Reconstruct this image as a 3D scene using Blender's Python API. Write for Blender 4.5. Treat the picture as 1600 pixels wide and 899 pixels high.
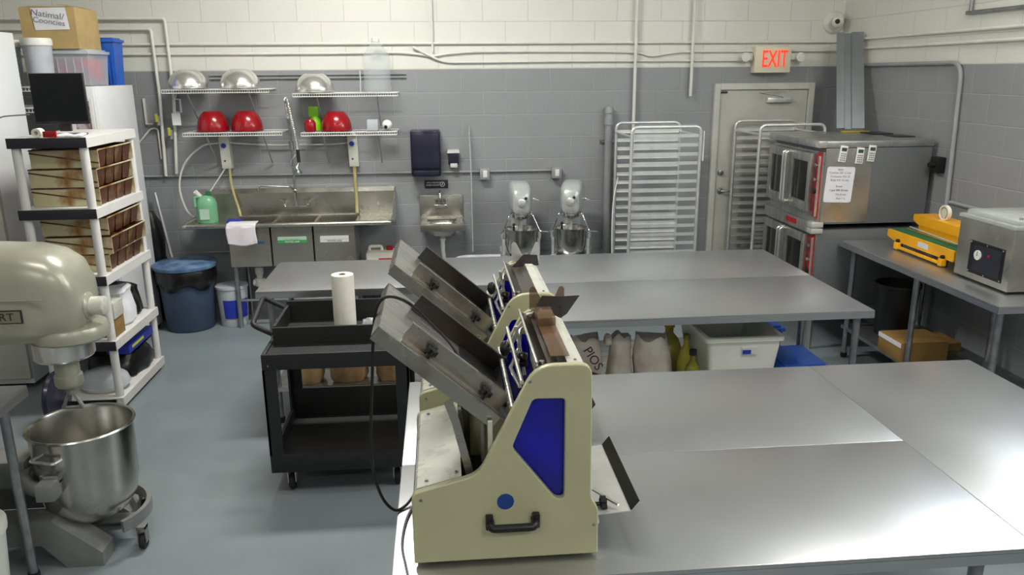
import bpy, bmesh, math, random
from mathutils import Vector, Matrix
for o in list(bpy.data.objects): bpy.data.objects.remove(o, do_unlink=True)
S = bpy.context.scene
COL = S.collection
R = math.radians
random.seed(4)

# ------------------------------------------------------------------ camera
FOC, PITCH, YAW, ROLL, CH = 1240.0, R(15.2), R(5.0), R(0.45), 2.18
cam = bpy.data.cameras.new('camera'); cam_o = bpy.data.objects.new('camera', cam); COL.objects.link(cam_o)
cam.sensor_width = 36.0; cam.lens = FOC * 36.0 / 1600.0; cam.clip_start = 0.05; cam.clip_end = 60
fw = Vector((math.sin(YAW)*math.cos(PITCH), math.cos(YAW)*math.cos(PITCH), -math.sin(PITCH)))
rt = Vector((math.cos(YAW), -math.sin(YAW), 0)); up = rt.cross(fw)
r2 = rt*math.cos(ROLL) - up*math.sin(ROLL); u2 = rt*math.sin(ROLL) + up*math.cos(ROLL)
m = Matrix((r2, u2, -fw)).transposed().to_4x4(); m.translation = (0, 0, CH)
cam_o.matrix_world = m
S.camera = cam_o

# ------------------------------------------------------------------ world, exposure, lights
W = bpy.data.worlds.new('world'); S.world = W; W.use_nodes = True
W.node_tree.nodes['Background'].inputs[0].default_value = (0.75, 0.85, 1.0, 1)
W.node_tree.nodes['Background'].inputs[1].default_value = 0.3
S.view_settings.view_transform = 'Standard'; S.view_settings.look = 'None'
S.view_settings.gamma = 1; S.view_settings.use_curve_mapping = False
S.view_settings.exposure = 0.55
LAMPS = [(-.6, 5.3, 72), (2.7, 1.9, 30), (-1.2, 2.4, 12), (3.0, 3.6, 21), (1.7, -1.2, 30), (-1.6, -1.6, 22)]   # ceiling fixtures: x, y, watts; right-hand and rear pairs are added fill
WINDOW_W = 78

# ------------------------------------------------------------------ materials
def lin(c):
    out = []
    for v in c:
        v /= 255.0
        out.append(v/12.92 if v <= 0.04045 else ((v+0.055)/1.055)**2.4)
    return (*out, 1)
def mat(name, rgb, rough=0.5, metal=0.0, var=0.0, vscale=6.0, rvar=0.0, bump=0.0, bscale=40.0, trans=0.0, alpha=1.0,
        emit=None, estr=0.0, rgb2=None, stretch=None, coat=0.0, lo=0.4, hi=0.65):
    M = bpy.data.materials.new(name); M.use_nodes = True
    n = M.node_tree; b = n.nodes['Principled BSDF']; L = n.links.new
    b.inputs['Base Color'].default_value = lin(rgb); b.inputs['Roughness'].default_value = rough
    b.inputs['Metallic'].default_value = metal
    if trans: b.inputs['Transmission Weight'].default_value = trans
    if coat: b.inputs['Coat Weight'].default_value = coat
    b.inputs['Alpha'].default_value = alpha
    if emit:
        b.inputs['Emission Color'].default_value = lin(emit); b.inputs['Emission Strength'].default_value = estr
    tc = n.nodes.new('ShaderNodeTexCoord'); vec = tc.outputs['Object']
    if stretch:
        mp = n.nodes.new('ShaderNodeMapping'); mp.inputs['Scale'].default_value = stretch
        L(vec, mp.inputs['Vector']); vec = mp.outputs['Vector']
    if var or rgb2:
        nz = n.nodes.new('ShaderNodeTexNoise'); nz.inputs['Scale'].default_value = vscale; nz.inputs['Detail'].default_value = 6
        L(vec, nz.inputs['Vector'])
        mr = n.nodes.new('ShaderNodeMapRange'); mr.inputs[1].default_value = lo; mr.inputs[2].default_value = hi
        L(nz.outputs['Fac'], mr.inputs[0])
        mx = n.nodes.new('ShaderNodeMix'); mx.data_type = 'RGBA'
        mx.inputs[6].default_value = lin(rgb)
        mx.inputs[7].default_value = lin(rgb2) if rgb2 else lin([max(0, v*(1-var)) for v in rgb])
        L(mr.outputs[0], mx.inputs[0]); L(mx.outputs[2], b.inputs['Base Color'])
    if rvar:
        nr = n.nodes.new('ShaderNodeTexNoise'); nr.inputs['Scale'].default_value = vscale*1.7; nr.inputs['Detail'].default_value = 5
        L(vec, nr.inputs['Vector'])
        m2 = n.nodes.new('ShaderNodeMapRange'); m2.inputs[1].default_value = 0.3; m2.inputs[2].default_value = 0.7
        m2.inputs[3].default_value = max(0.03, rough-rvar); m2.inputs[4].default_value = rough+rvar
        L(nr.outputs['Fac'], m2.inputs[0]); L(m2.outputs[0], b.inputs['Roughness'])
    if bump:
        nb = n.nodes.new('ShaderNodeTexNoise'); nb.inputs['Scale'].default_value = bscale; nb.inputs['Detail'].default_value = 4
        L(vec, nb.inputs['Vector'])
        bp = n.nodes.new('ShaderNodeBump'); bp.inputs['Strength'].default_value = bump; bp.inputs['Distance'].default_value = 0.004
        L(nb.outputs['Fac'], bp.inputs['Height']); L(bp.outputs[0], b.inputs['Normal'])
    return M
def block_wall(name, axis, z_paint):
    """painted concrete blocks: two paints meeting at z_paint, mortar grooves in running bond"""
    M = bpy.data.materials.new(name); M.use_nodes = True
    n = M.node_tree; b = n.nodes['Principled BSDF']; L = n.links.new
    tc = n.nodes.new('ShaderNodeTexCoord'); sp = n.nodes.new('ShaderNodeSeparateXYZ'); L(tc.outputs['Object'], sp.inputs[0])
    cb = n.nodes.new('ShaderNodeCombineXYZ'); L(sp.outputs[axis], cb.inputs[0])
    ad = n.nodes.new('ShaderNodeMath'); ad.operation = 'ADD'; ad.inputs[1].default_value = 0.025; L(sp.outputs[2], ad.inputs[0]); L(ad.outputs[0], cb.inputs[1])
    br = n.nodes.new('ShaderNodeTexBrick'); L(cb.outputs[0], br.inputs['Vector'])
    br.inputs['Scale'].default_value = 1; br.inputs['Brick Width'].default_value = 0.4064; br.inputs['Row Height'].default_value = 0.2032
    br.inputs['Mortar Size'].default_value = 0.0045; br.inputs['Mortar Smooth'].default_value = 0.6; br.offset = 0.5
    nz = n.nodes.new('ShaderNodeTexNoise'); nz.inputs['Scale'].default_value = 3; nz.inputs['Detail'].default_value = 5; L(tc.outputs['Object'], nz.inputs['Vector'])
    gt = n.nodes.new('ShaderNodeMath'); gt.operation = 'GREATER_THAN'; gt.inputs[1].default_value = z_paint; L(sp.outputs[2], gt.inputs[0])
    def mixc(a, c, fac):
        mx = n.nodes.new('ShaderNodeMix'); mx.data_type = 'RGBA'; L(fac, mx.inputs[0])
        for i, v in ((6, a), (7, c)):
            if isinstance(v, tuple): mx.inputs[i].default_value = v
            else: L(v, mx.inputs[i])
        return mx.outputs[2]
    g = mixc(lin((146, 148, 152)), lin((137, 139, 142)), nz.outputs['Fac'])
    w = mixc(lin((222, 221, 214)), lin((212, 211, 203)), nz.outputs['Fac'])
    gm = mixc(g, lin((160, 161, 163)), br.outputs['Fac']); wm_ = mixc(w, lin((206, 205, 197)), br.outputs['Fac'])
    L(mixc(gm, wm_, gt.outputs[0]), b.inputs['Base Color'])
    b.inputs['Roughness'].default_value = 0.45
    n2 = n.nodes.new('ShaderNodeTexNoise'); n2.inputs['Scale'].default_value = 45; n2.inputs['Detail'].default_value = 3; L(tc.outputs['Object'], n2.inputs['Vector'])
    sb = n.nodes.new('ShaderNodeMath'); sb.operation = 'MULTIPLY_ADD'; L(br.outputs['Fac'], sb.inputs[0]); sb.inputs[1].default_value = -1.0
    ml = n.nodes.new('ShaderNodeMath'); ml.operation = 'MULTIPLY'; ml.inputs[1].default_value = 0.35; L(n2.outputs['Fac'], ml.inputs[0]); L(ml.outputs[0], sb.inputs[2])
    bp = n.nodes.new('ShaderNodeBump'); bp.inputs['Strength'].default_value = 0.55; bp.inputs['Distance'].default_value = 0.006
    L(sb.outputs[0], bp.inputs['Height']); L(bp.outputs[0], b.inputs['Normal'])
    return M
MT = dict(
    steel=mat('brushed_steel', (198, 198, 194), 0.32, 0.9, var=0.10, vscale=3, rvar=0.08, bump=0.08, bscale=14, stretch=(1, 12, 1)),
    top=mat('worktop_steel', (197, 199, 202), 0.31, 0.9, var=0.07, vscale=1.6, rvar=0.02, bump=0.04, bscale=9, lo=.2, hi=.8),
    sink=mat('sink_steel', (196, 193, 184), 0.26, 0.92, var=0.1, vscale=2, rvar=0.06, bump=0.25, bscale=2.5),
    polish=mat('polished_steel', (236, 235, 231), 0.22, 0.85, var=0.06, vscale=5, rvar=0.05),
    bowl=mat('bowl_steel', (196, 194, 188), 0.24, 1, var=0.12, vscale=4, rvar=0.05),
    chrome=mat('chrome', (220, 220, 220), 0.08, 1, var=0.03),
    galv=mat('galvanised', (165, 168, 170), 0.38, 0.9, var=0.15, vscale=14),
    alu=mat('aluminium', (224, 225, 224), 0.36, 0.6, var=0.06, vscale=10),
    rustst=mat('stained_steel', (184, 178, 170), 0.24, 0.92, rgb2=(120, 82, 52), vscale=7, rvar=0.08, lo=0.52, hi=0.75),
    dark_steel=mat('dark_steel_guide', (84, 81, 80), 0.3, 0.9, rgb2=(76, 62, 52), vscale=6, rvar=0.08),
    cream=mat('cream_enamel', (190, 188, 152), 0.32, 0, var=0.03, vscale=8),
    creamw=mat('pale_cover', (214, 214, 202), 0.3, 0.1, var=0.06, vscale=9, rvar=0.1),
    mixgrey=mat('mixer_enamel', (172, 171, 155), 0.3, 0.25, var=0.05, vscale=4),
    mixgrey2=mat('small_mixer_enamel', (178, 182, 180), 0.3, 0.2, var=0.05),
    cast=mat('mixer_cast_grey', (142, 143, 140), 0.42, 0.3, var=0.1, vscale=8),
    blue_glass=mat('blue_acrylic', (12, 6, 190), 0.12, 0, var=0.25, vscale=5, alpha=0.93, coat=0.3),
    amber=mat('amber_acrylic', (120, 88, 62), 0.15, 0, var=0.1, alpha=0.6),
    black=mat('black_plastic', (22, 22, 24), 0.4, 0, var=0.2, vscale=12),
    cart=mat('cart_plastic', (30, 30, 32), 0.55, 0, var=0.2, vscale=10, bump=0.15, bscale=90),
    rubber=mat('rubber', (26, 25, 26), 0.6),
    white=mat('white_plastic', (226, 226, 220), 0.4, 0, var=0.03, vscale=6),
    whitep=mat('white_paint', (222, 221, 213), 0.4, 0, var=0.04, vscale=8),
    greyp=mat('grey_paint', (150, 152, 155), 0.45, 0, var=0.06, vscale=8),
    doorp=mat('door_paint', (190, 190, 182), 0.45, 0, var=0.05, vscale=3),
    framep=mat('door_frame_paint', (200, 200, 194), 0.4, 0, var=0.04),
    fridge=mat('fridge_enamel', (222, 224, 226), 0.35, 0, var=0.03, vscale=2),
    paper=mat('paper', (226, 226, 232), 0.8, 0, var=0.03, vscale=8),
    wpaper=mat('paper_roll', (232, 228, 216), 0.75, 0, var=0.03, vscale=20),
    card=mat('cardboard', (186, 160, 108), 0.75, 0, var=0.08, vscale=6),
    card2=mat('cardboard_brown', (150, 116, 62), 0.75, 0, var=0.12, vscale=6),
    kraft=mat('kraft_paper', (212, 172, 126), 0.7, 0, var=0.18, vscale=9, bump=0.5, bscale=14),
    sack=mat('flour_sack_paper', (230, 224, 214), 0.6, 0, rgb2=(204, 186, 176), vscale=8, bump=0.6, bscale=14),
    maroon=mat('sack_print_maroon', (92, 34, 38), 0.6, 0, var=0.2),
    ink=mat('black_ink', (36, 34, 40), 0.6), inkg=mat('grey_ink', (120, 120, 128), 0.7), inkw=mat('white_ink', (225, 228, 225), 0.6),
    red=mat('red_plastic', (150, 16, 26), 0.22, 0, var=0.1), redl=mat('red_panel', (186, 24, 32), 0.35, 0, var=0.25, vscale=18),
    exitred=mat('exit_red', (255, 60, 30), 0.5, 0, emit=(255, 50, 25), estr=.75),
    lime=mat('lime_plastic', (130, 200, 20), 0.35), navy=mat('navy_plastic', (34, 33, 52), 0.22, 0, var=0.1),
    navy2=mat('navy_translucent', (40, 38, 62), 0.2, 0, var=0.2, vscale=3),
    bluebin=mat('blue_tote', (36, 96, 196), 0.4, 0, var=0.1), bluecan=mat('blue_grey_can', (58, 74, 100), 0.55, 0, var=0.1, vscale=5),
    bluelid=mat('blue_lid', (66, 94, 130), 0.45, 0, rgb2=(110, 140, 168), vscale=8),
    bluel=mat('blue_label', (30, 50, 160), 0.5), bluel2=mat('label_slate_blue', (52, 82, 110), 0.5), green=mat('label_green', (60, 150, 84), 0.5),
    labelw=mat('label_white', (206, 208, 206), 0.5), labelp=mat('label_pale_green', (168, 196, 176), 0.5),
    bag=mat('black_bag', (20, 18, 20), 0.3, 0, var=0.3, bump=0.6, bscale=18),
    clear=mat('clear_plastic', (225, 232, 236), 0.15, 0, var=0.03, alpha=0.2), haze=mat('milky_plastic', (206, 212, 218), 0.3, 0, var=0.1, alpha=0.72),
    clear2=mat('tote_plastic', (214, 220, 226), 0.25, 0, var=0.05, alpha=0.42),
    wrap=mat('thin_clear_film', (235, 240, 240), 0.12, 0, var=0.02, alpha=0.10),
    pink=mat('pink_fabric', (206, 50, 96), 0.6, 0, rgb2=(110, 110, 130), vscale=9),
    lav=mat('lavender_contents', (176, 168, 186), 0.6, 0, rgb2=(90, 84, 120), vscale=12),
    greenjug=mat('green_detergent', (120, 182, 140), 0.3, 0, var=0.1, vscale=4, alpha=0.9),
    amberjug=mat('oil_bottle', (206, 196, 70), 0.25, 0, rgb2=(160, 150, 44), vscale=6, alpha=0.85),
    oil=mat('dark_oil', (120, 116, 36), 0.2, 0, var=0.2), tube=mat('clear_tube', (198, 198, 186), 0.35), tubey=mat('yellowed_tube', (170, 160, 110), 0.35),
    pan=mat('seasoned_pan', (204, 196, 158), 0.5, 0.25, rgb2=(150, 96, 44), vscale=6, rvar=0.1, lo=0.46, hi=0.64),
    panr=mat('rusty_pan_end', (88, 50, 34), 0.45, 0.3, rgb2=(150, 112, 70), vscale=9, lo=0.5, hi=0.75),
    screen=mat('monitor_screen', (16, 17, 22), 0.3), bezel=mat('monitor_bezel', (40, 38, 44), 0.35),
    shelfw=mat('shelf_plastic', (214, 212, 210), 0.5, 0, var=0.03), shelfb=mat('shelf_end_cap', (38, 36, 44), 0.5),
    yellow=mat('yellow_enamel', (240, 172, 18), 0.3, 0, var=0.06), belt=mat('green_belt', (22, 92, 54), 0.6),
    ovenside=mat('oven_side', (118, 121, 124), 0.45, 0.35, var=0.06, vscale=2), glass=mat('oven_glass', (26, 26, 24), 0.08, 0, var=0.2, coat=0.5),
    acryl=mat('vacuum_lid', (214, 220, 214), 0.12, 0, var=0.03, alpha=0.45), panel=mat('control_panel', (44, 44, 58), 0.3),
    brass=mat('brass', (190, 160, 80), 0.3, 0.9), towel=mat('towel', (222, 216, 222), 0.9, 0, var=0.04, bump=0.4, bscale=60),
    orange=mat('orange_pack', (226, 106, 30), 0.5), wood=mat('yellow_wood', (170, 150, 60), 0.6, 0, var=0.1),
    duct=mat('bright_folded_steel', (200, 208, 216), 0.25, 1, var=0.05), floorm=None)
# floor paint: worn blue-grey epoxy
MT['floor'] = mat('floor_paint', (130, 140, 144), 0.36, 0, var=0.07, vscale=1.3, rvar=0.07, bump=0.05, bscale=30)

# ------------------------------------------------------------------ mesh helpers
def wm(o):
    return (wm(o.parent) if o.parent else Matrix.Identity(4)) @ o.matrix_basis
def tagp(o, label=None, cat=None, group=None, kind=None):
    for k, v in (('label', label), ('category', cat), ('group', group), ('kind', kind)):
        if v: o[k] = v
    return o
def thing(name, label, cat, loc=(0, 0, 0), rz=0, group=None):
    o = bpy.data.objects.new(name, None); COL.objects.link(o); o.empty_display_size = 0.05
    o.location = loc; o.rotation_euler = (0, 0, rz)
    return tagp(o, label, cat, group)
class MB:
    """collects shapes, in world coordinates unless world=False at build"""
    def __init__(s): s.bm = bmesh.new(); s.M = Matrix.Identity(4)
    def _v(s, co): return s.bm.verts.new(s.M @ Vector(co))
    def _f(s, vs):
        try: return s.bm.faces.new(vs)
        except ValueError: return None
    def box(s, x0, x1, y0, y1, z0, z1, bev=0, taper=None):
        tx, ty = taper or (0, 0)
        P = [(x0+tx, y0+ty, z0), (x1-tx, y0+ty, z0), (x1-tx, y1-ty, z0), (x0+tx, y1-ty, z0), (x0, y0, z1), (x1, y0, z1), (x1, y1, z1), (x0, y1, z1)]
        v = [s._v(p) for p in P]
        fs = [s._f([v[i] for i in q]) for q in ((3, 2, 1, 0), (4, 5, 6, 7), (0, 1, 5, 4), (1, 2, 6, 5), (2, 3, 7, 6), (3, 0, 4, 7))]
        if bev:
            es = {e for f in fs for e in f.edges}
            bmesh.ops.bevel(s.bm, geom=list(es), offset=bev, segments=2, affect='EDGES', profile=0.6)
        return s
    def rings(s, rings, cap=True, close=False):
        R_ = [[s._v(p) for p in r] for r in rings]; n = len(R_[0])
        for a, b in zip(R_, R_[1:] + ([R_[0]] if close else [])):
            for i in range(n): s._f([a[i], a[(i+1) % n], b[(i+1) % n], b[i]])
        if cap and not close: s._f(R_[0][::-1]); s._f(R_[-1])
        return s
    def tube(s, pts, r, seg=8, cap=True, close=False):
        pts = [Vector(p) for p in pts]; out = []; prev = None; n = len(pts)
        for i, p in enumerate(pts):
            if close: t = pts[(i+1) % n] - pts[i-1]
            else: t = pts[min(i+1, n-1)] - pts[max(i-1, 0)]
            if t.length < 1e-9: t = Vector((0, 0, 1))
            t.normalize()
            if prev is None:
                a = Vector((0, 0, 1)) if abs(t.z) < 0.9 else Vector((1, 0, 0)); u = t.cross(a).normalized()
            else: u = (prev - t*prev.dot(t)).normalized()
            prev = u; w = t.cross(u); rr = r[i] if isinstance(r, (list, tuple)) else r
            out.append([p + (u*math.cos(2*math.pi*k/seg) + w*math.sin(2*math.pi*k/seg))*rr for k in range(seg)])
        return s.rings(out, cap, close)
    def cyl(s, p, q, r, r2=None, seg=20): return s.tube([p, q], [r, r if r2 is None else r2], seg)
    def lathe(s, prof, c=(0, 0, 0), seg=36, axis='Z', cap=False, sc=(1, 1)):
        c = Vector(c); out = []
        for r, h in prof:
            ring = []
            for k in range(seg):
                a = 2*math.pi*k/seg; x, y = math.cos(a)*r*sc[0], math.sin(a)*r*sc[1]
                ring.append(c + (Vector((x, y, h)) if axis == 'Z' else Vector((h, x, y)) if axis == 'X' else Vector((x, h, y))))
            out.append(ring)
        return s.rings(out, cap)
    def prism(s, pts, a, b, axis='Y'):
        f = {'Y': lambda p, t: (p[0], t, p[1]), 'X': lambda p, t: (t, p[0], p[1]), 'Z': lambda p, t: (p[0], p[1], t)}[axis]
        return s.rings([[f(p, a) for p in pts], [f(p, b) for p in pts]])
    def strip(s, path, th, a, b, axis='Y'):
        """bent sheet: 2D path given thickness th, extruded a..b"""
        P = [Vector((p[0], p[1])) for p in path]; o = []
        for i, p in enumerate(P):
            t = (P[min(i+1, len(P)-1)] - P[max(i-1, 0)]).normalized(); o.append(p + Vector((-t.y, t.x))*th)
        f = {'Y': lambda p, t: (p[0], t, p[1]), 'X': lambda p, t: (t, p[0], p[1]), 'Z': lambda p, t: (p[0], p[1], t)}[axis]
        for i in range(len(P)-1):
            q = [P[i], P[i+1], o[i+1], o[i]]
            s.rings([[f(p, a) for p in q], [f(p, b) for p in q]])
        return s
    def ball(s, c, r, sc=(1, 1, 1), u=16, v=10):
        prof = []
        for i in range(v+1):
            a = -math.pi/2 + math.pi*i/v; prof.append((max(1e-4, math.cos(a)*r), math.sin(a)*r*sc[2]))
        return s.lathe(prof, c, u, sc=(sc[0], sc[1]))
    def quad(s, a, b, c, d, th=0.002):
        a, b, c, d = map(Vector, (a, b, c, d)); n = (b-a).cross(d-a).normalized()*th
        return s.rings([[a, b, c, d], [a+n, b+n, c+n, d+n]])
    def grid(s, fn, nu, nv):
        v = [[s._v(fn(i/nu, j/nv)) for j in range(nv+1)] for i in range(nu+1)]
        for i in range(nu):
            for j in range(nv): s._f([v[i][j], v[i+1][j], v[i+1][j+1], v[i][j+1]])
        return s
    def build(s, name, m, parent=None, world=True, smooth=True, label=None, solid=0, sub=0):
        bmesh.ops.recalc_face_normals(s.bm, faces=s.bm.faces[:])
        if parent is not None and world: s.bm.transform(wm(parent).inverted())
        me = bpy.data.meshes.new(name); s.bm.to_mesh(me); s.bm.free()
        for p in me.polygons: p.use_smooth = smooth
        if smooth:
            try: me.set_sharp_from_angle(angle=R(38))
            except Exception: pass
        o = bpy.data.objects.new(name, me); COL.objects.link(o); me.materials.append(MT[m] if isinstance(m, str) else m)
        if parent is not None: o.parent = parent
        if label: o['label'] = label
        if solid:
            md = o.modifiers.new('solid', 'SOLIDIFY'); md.thickness = solid; md.offset = 0
        if sub:
            md = o.modifiers.new('sub', 'SUBSURF'); md.levels = sub; md.render_levels = sub
        return o
def struct(name, mb, m): return tagp(mb.build(name, m, smooth=False), kind='structure')
def part(mb, name, m, parent, **k): return mb.build(name, m, parent, **k)
def alone(mb, name, m, label, cat, group=None, **k): return tagp(mb.build(name, m, None, **k), label, cat, group)
def kids(o): return [c for c in bpy.data.objects if c.parent == o]
def dup(o, delta=(0, 0, 0), label=None, parent=None, mats=None, group=None, rz=None):
    c = o.copy(); COL.objects.link(c)
    if parent is not None: c.parent = parent
    else: c.location = Vector(o.location) + Vector(delta)
    if rz is not None: c.rotation_euler[2] = rz
    if label: c['label'] = label
    if group: c['group'] = group
    if mats and c.type == 'MESH' and o.name.split('.')[0] in mats:
        c.data = c.data.copy(); c.data.materials[0] = MT[mats[o.name.split('.')[0]]]
    for ch in kids(o): dup(ch, parent=c, mats=mats)
    return c
def curve_mesh(name, cu, m, parent, M):
    t = bpy.data.objects.new('tmp', cu); COL.objects.link(t)
    dg = bpy.context.evaluated_depsgraph_get(); dg.update()
    me = bpy.data.meshes.new_from_object(t.evaluated_get(dg)); bpy.data.objects.remove(t, do_unlink=True)
    me.transform(M)
    if parent is not None: me.transform(wm(parent).inverted())
    me.name = name; me.materials.clear(); me.materials.append(MT[m])
    o = bpy.data.objects.new(name, me); COL.objects.link(o); o.parent = parent
    return o
def text(s, size, m, parent, M, name='lettering', depth=0.0006, sx=1.0, label=None):
    cu = bpy.data.curves.new('t', 'FONT'); cu.body = s; cu.size = size; cu.extrude = depth; cu.align_x = 'CENTER'; cu.align_y = 'CENTER'
    o = curve_mesh(name, cu, m, parent, M @ Matrix.Diagonal((sx, 1, 1, 1)))
    if label: o['label'] = label
    return o
def facing(x, y, z, rz=0, tilt=90, roll=0):   # text facing -Y (towards the camera) when rz = 0
    return Matrix.Translation((x, y, z)) @ Matrix.Rotation(rz, 4, 'Z') @ Matrix.Rotation(R(tilt), 4, 'X') @ Matrix.Rotation(R(roll), 4, 'Z')
def plate(name, outline, holes, th, bev, m, parent, M):
    cu = bpy.data.curves.new('p', 'CURVE'); cu.dimensions = '2D'; cu.fill_mode = 'BOTH'; cu.extrude = th/2 - bev; cu.bevel_depth = bev; cu.bevel_resolution = 1; cu.offset = -bev
    for poly in [outline] + holes:
        sp = cu.splines.new('POLY'); sp.points.add(len(poly)-1); sp.use_cyclic_u = True
        for q, p in zip(sp.points, poly): q.co = (p[0], p[1], 0, 1)
    return curve_mesh(name, cu, m, parent, M)
def rounded(pts, rad, n=5):
    out = []; k = len(pts)
    for i, p in enumerate(pts):
        p = Vector(p[:2]); a = Vector(pts[i-1][:2]); b = Vector(pts[(i+1) % k][:2]); r = rad[i] if isinstance(rad, (list, tuple)) else rad
        if r <= 0: out.append(tuple(p)); continue
        A = p + (a-p).normalized()*min(r, (a-p).length*.49); B = p + (b-p).normalized()*min(r, (b-p).length*.49)
        for j in range(n+1):
            t = j/n; out.append(tuple(A*(1-t)**2 + p*2*t*(1-t) + B*t*t))
    return out
def bez(pts, n=8):
    """smooth path through points (Catmull-Rom)"""
    P = [Vector(p) for p in pts]; P = [P[0]*2-P[1]] + P + [P[-1]*2-P[-2]]; out = []
    for i in range(1, len(P)-2):
        for j in range(n):
            t = j/n; a, b, c, d = P[i-1], P[i], P[i+1], P[i+2]
            out.append(0.5*((2*b) + (c-a)*t + (2*a-5*b+4*c-d)*t*t + (3*b-a-3*c+d)*t**3))
    out.append(P[-2]); return out
def corner_path(pts, r, n=5):
    P = [Vector(p) for p in pts]; out = [P[0]]
    for i in range(1, len(P)-1):
        a, p, b = P[i-1], P[i], P[i+1]; A = p+(a-p).normalized()*r; B = p+(b-p).normalized()*r
        for j in range(n+1):
            t = j/n; out.append(A*(1-t)**2 + p*2*t*(1-t) + B*t*t)
    out.append(P[-1]); return out

# ================================================================== ROOM
XL, XR, YB, YF, ZC = -4.3, 3.764, 7.45, -3.2, 4.0
struct('floor', MB().box(XL-.2, XR+.2, YF-.2, YB+.2, -.15, 0), 'floor')
struct('ceiling', MB().box(XL-.2, XR+.2, YF-.2, YB+.2, ZC, ZC+.15), mat('ceiling_paint', (214, 212, 204), 0.8, 0, var=0.03))
struct('wall_back', MB().box(XL-.2, XR+.2, YB, YB+.2, 0, ZC), block_wall('back_wall_blocks', 0, 2.209))
rw = block_wall('right_wall_blocks', 1, 2.209)
# right wall with a high window opening near the camera (outside the frame)
WY0, WY1, WZ0, WZ1 = 3.35, 4.75, 2.35, 3.3
struct('wall_right', MB().box(XR, XR+.2, WY1, YB, 0, ZC).box(XR, XR+.2, YF, WY0, 0, ZC).box(XR, XR+.2, WY0, WY1, 0, WZ0).box(XR, XR+.2, WY0, WY1, WZ1, ZC), rw)
struct('wall_left', MB().box(XL-.2, XL, YF, YB, 0, ZC), block_wall('left_wall_blocks', 1, 2.209))
struct('wall_front', MB().box(XL, XR, YF-.2, YF, 0, ZC), block_wall('front_wall_blocks', 0, 2.209))
wf = struct('window_1', MB().box(XR, XR+.2, WY0, WY0+.05, WZ0, WZ1).box(XR, XR+.2, WY1-.05, WY1, WZ0, WZ1).box(XR, XR+.2, WY0+.05, WY1-.05, WZ0, WZ0+.05).box(XR, XR+.2, WY0+.05, WY1-.05, WZ1-.05, WZ1)
            .box(XR+.08, XR+.12, (WY0+WY1)/2-.02, (WY0+WY1)/2+.02, WZ0+.05, WZ1-.05), 'framep')
part(MB().box(XR+.095, XR+.105, WY0+.05, WY1-.05, WZ0+.05, WZ1-.05), 'pane', mat('window_glass', (240, 245, 250), 0.05, 0, alpha=0.12), wf)
la = bpy.data.lights.new('daylight', 'AREA'); la.shape = 'RECTANGLE'; la.size = WY1-WY0; la.size_y = WZ1-WZ0; la.energy = WINDOW_W; la.color = (0.86, 0.93, 1.0)
lo = bpy.data.objects.new('daylight', la); COL.objects.link(lo); lo.location = (XR+.35, (WY0+WY1)/2, (WZ0+WZ1)/2); lo.rotation_euler = (0, R(90), 0)
# ceiling fixtures, including the added unseen fill lights
LAMP_LABEL = ['white strip light on the ceiling near the back wall over the sink side', 'added fill strip light on the ceiling over the gap between near and far tables', 'white strip light on the ceiling over the floor left of the cart', 'added fill strip light on the ceiling over the right wall table', 'added fill strip light on the ceiling behind the camera, right', 'added fill strip light on the ceiling behind the camera, left']
for i, (x, y, wt) in enumerate(LAMPS):
    t = thing('ceiling_light', LAMP_LABEL[i], 'ceiling light', (x, y, ZC-.12), 0, 'strip lights on the ceiling')
    part(MB().box(x-.62, x+.62, y-.16, y+.16, ZC-.12, ZC-.005, .01), 'housing', 'whitep', t)
    for dy in (-.07, .07):
        part(MB().cyl((x-.6, y+dy, ZC-.155), (x+.6, y+dy, ZC-.155), .018, seg=12), 'fluorescent_tube', mat('tube_glow', (255, 252, 240), .4, emit=(255, 251, 240), estr=14), t)
    l = bpy.data.lights.new('strip', 'AREA'); l.shape = 'RECTANGLE'; l.size = 1.2; l.size_y = .26; l.energy = wt; l.color = (1.0, 0.985, 0.93)
    o = bpy.data.objects.new('strip', l); COL.objects.link(o); o.location = (x, y, ZC-.19)

# door in the back wall
D = struct('door_1', MB().box(2.617, 3.459, 7.418, 7.45, 0.01, 1.998), 'doorp')
part(MB().box(2.558, 2.611, 7.40, 7.45, 0, 2.062, .004).box(3.465, 3.521, 7.40, 7.45, 0, 2.062, .004).box(2.611, 3.465, 7.40, 7.45, 2.004, 2.062, .004), 'door_frame', 'framep', D, smooth=False)
part(MB().box(2.611, 2.617, 7.43, 7.449, 0, 2.004).box(3.459, 3.465, 7.43, 7.449, 0, 2.004).box(2.617, 3.459, 7.43, 7.449, 1.998, 2.004), 'gap_shade', 'black', D)  # black strips stand in for the shade in the gap round the leaf
k = part(MB().lathe([(.03, 0), (.032, -.008), (.012, -.012), (.012, -.04)], (2.665, 7.418, 1.06), 20, 'Y', True), 'door_handle', 'galv', D)
part(MB().tube([(2.665, 7.385, 1.06), (2.72, 7.378, 1.06), (2.775, 7.38, 1.055)], .009), 'lever', 'galv', k)
part(MB().lathe([(.028, 0), (.026, -.02), (.014, -.024)], (2.66, 7.418, 1.235), 20, 'Y', True), 'deadbolt', 'galv', D)
part(MB().box(3.06, 3.3, 7.375, 7.418, 1.885, 1.93, .008), 'door_closer', 'alu', D)
part(MB().tube([(3.2, 7.36, 1.935), (2.95, 7.3, 1.975), (3.25, 7.39, 1.99)], .007), 'closer_arm', 'alu', D)
part(MB().box(2.62, 2.68, 7.405, 7.418, 1.975, 1.99), 'latch_plate', 'black', D)

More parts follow.
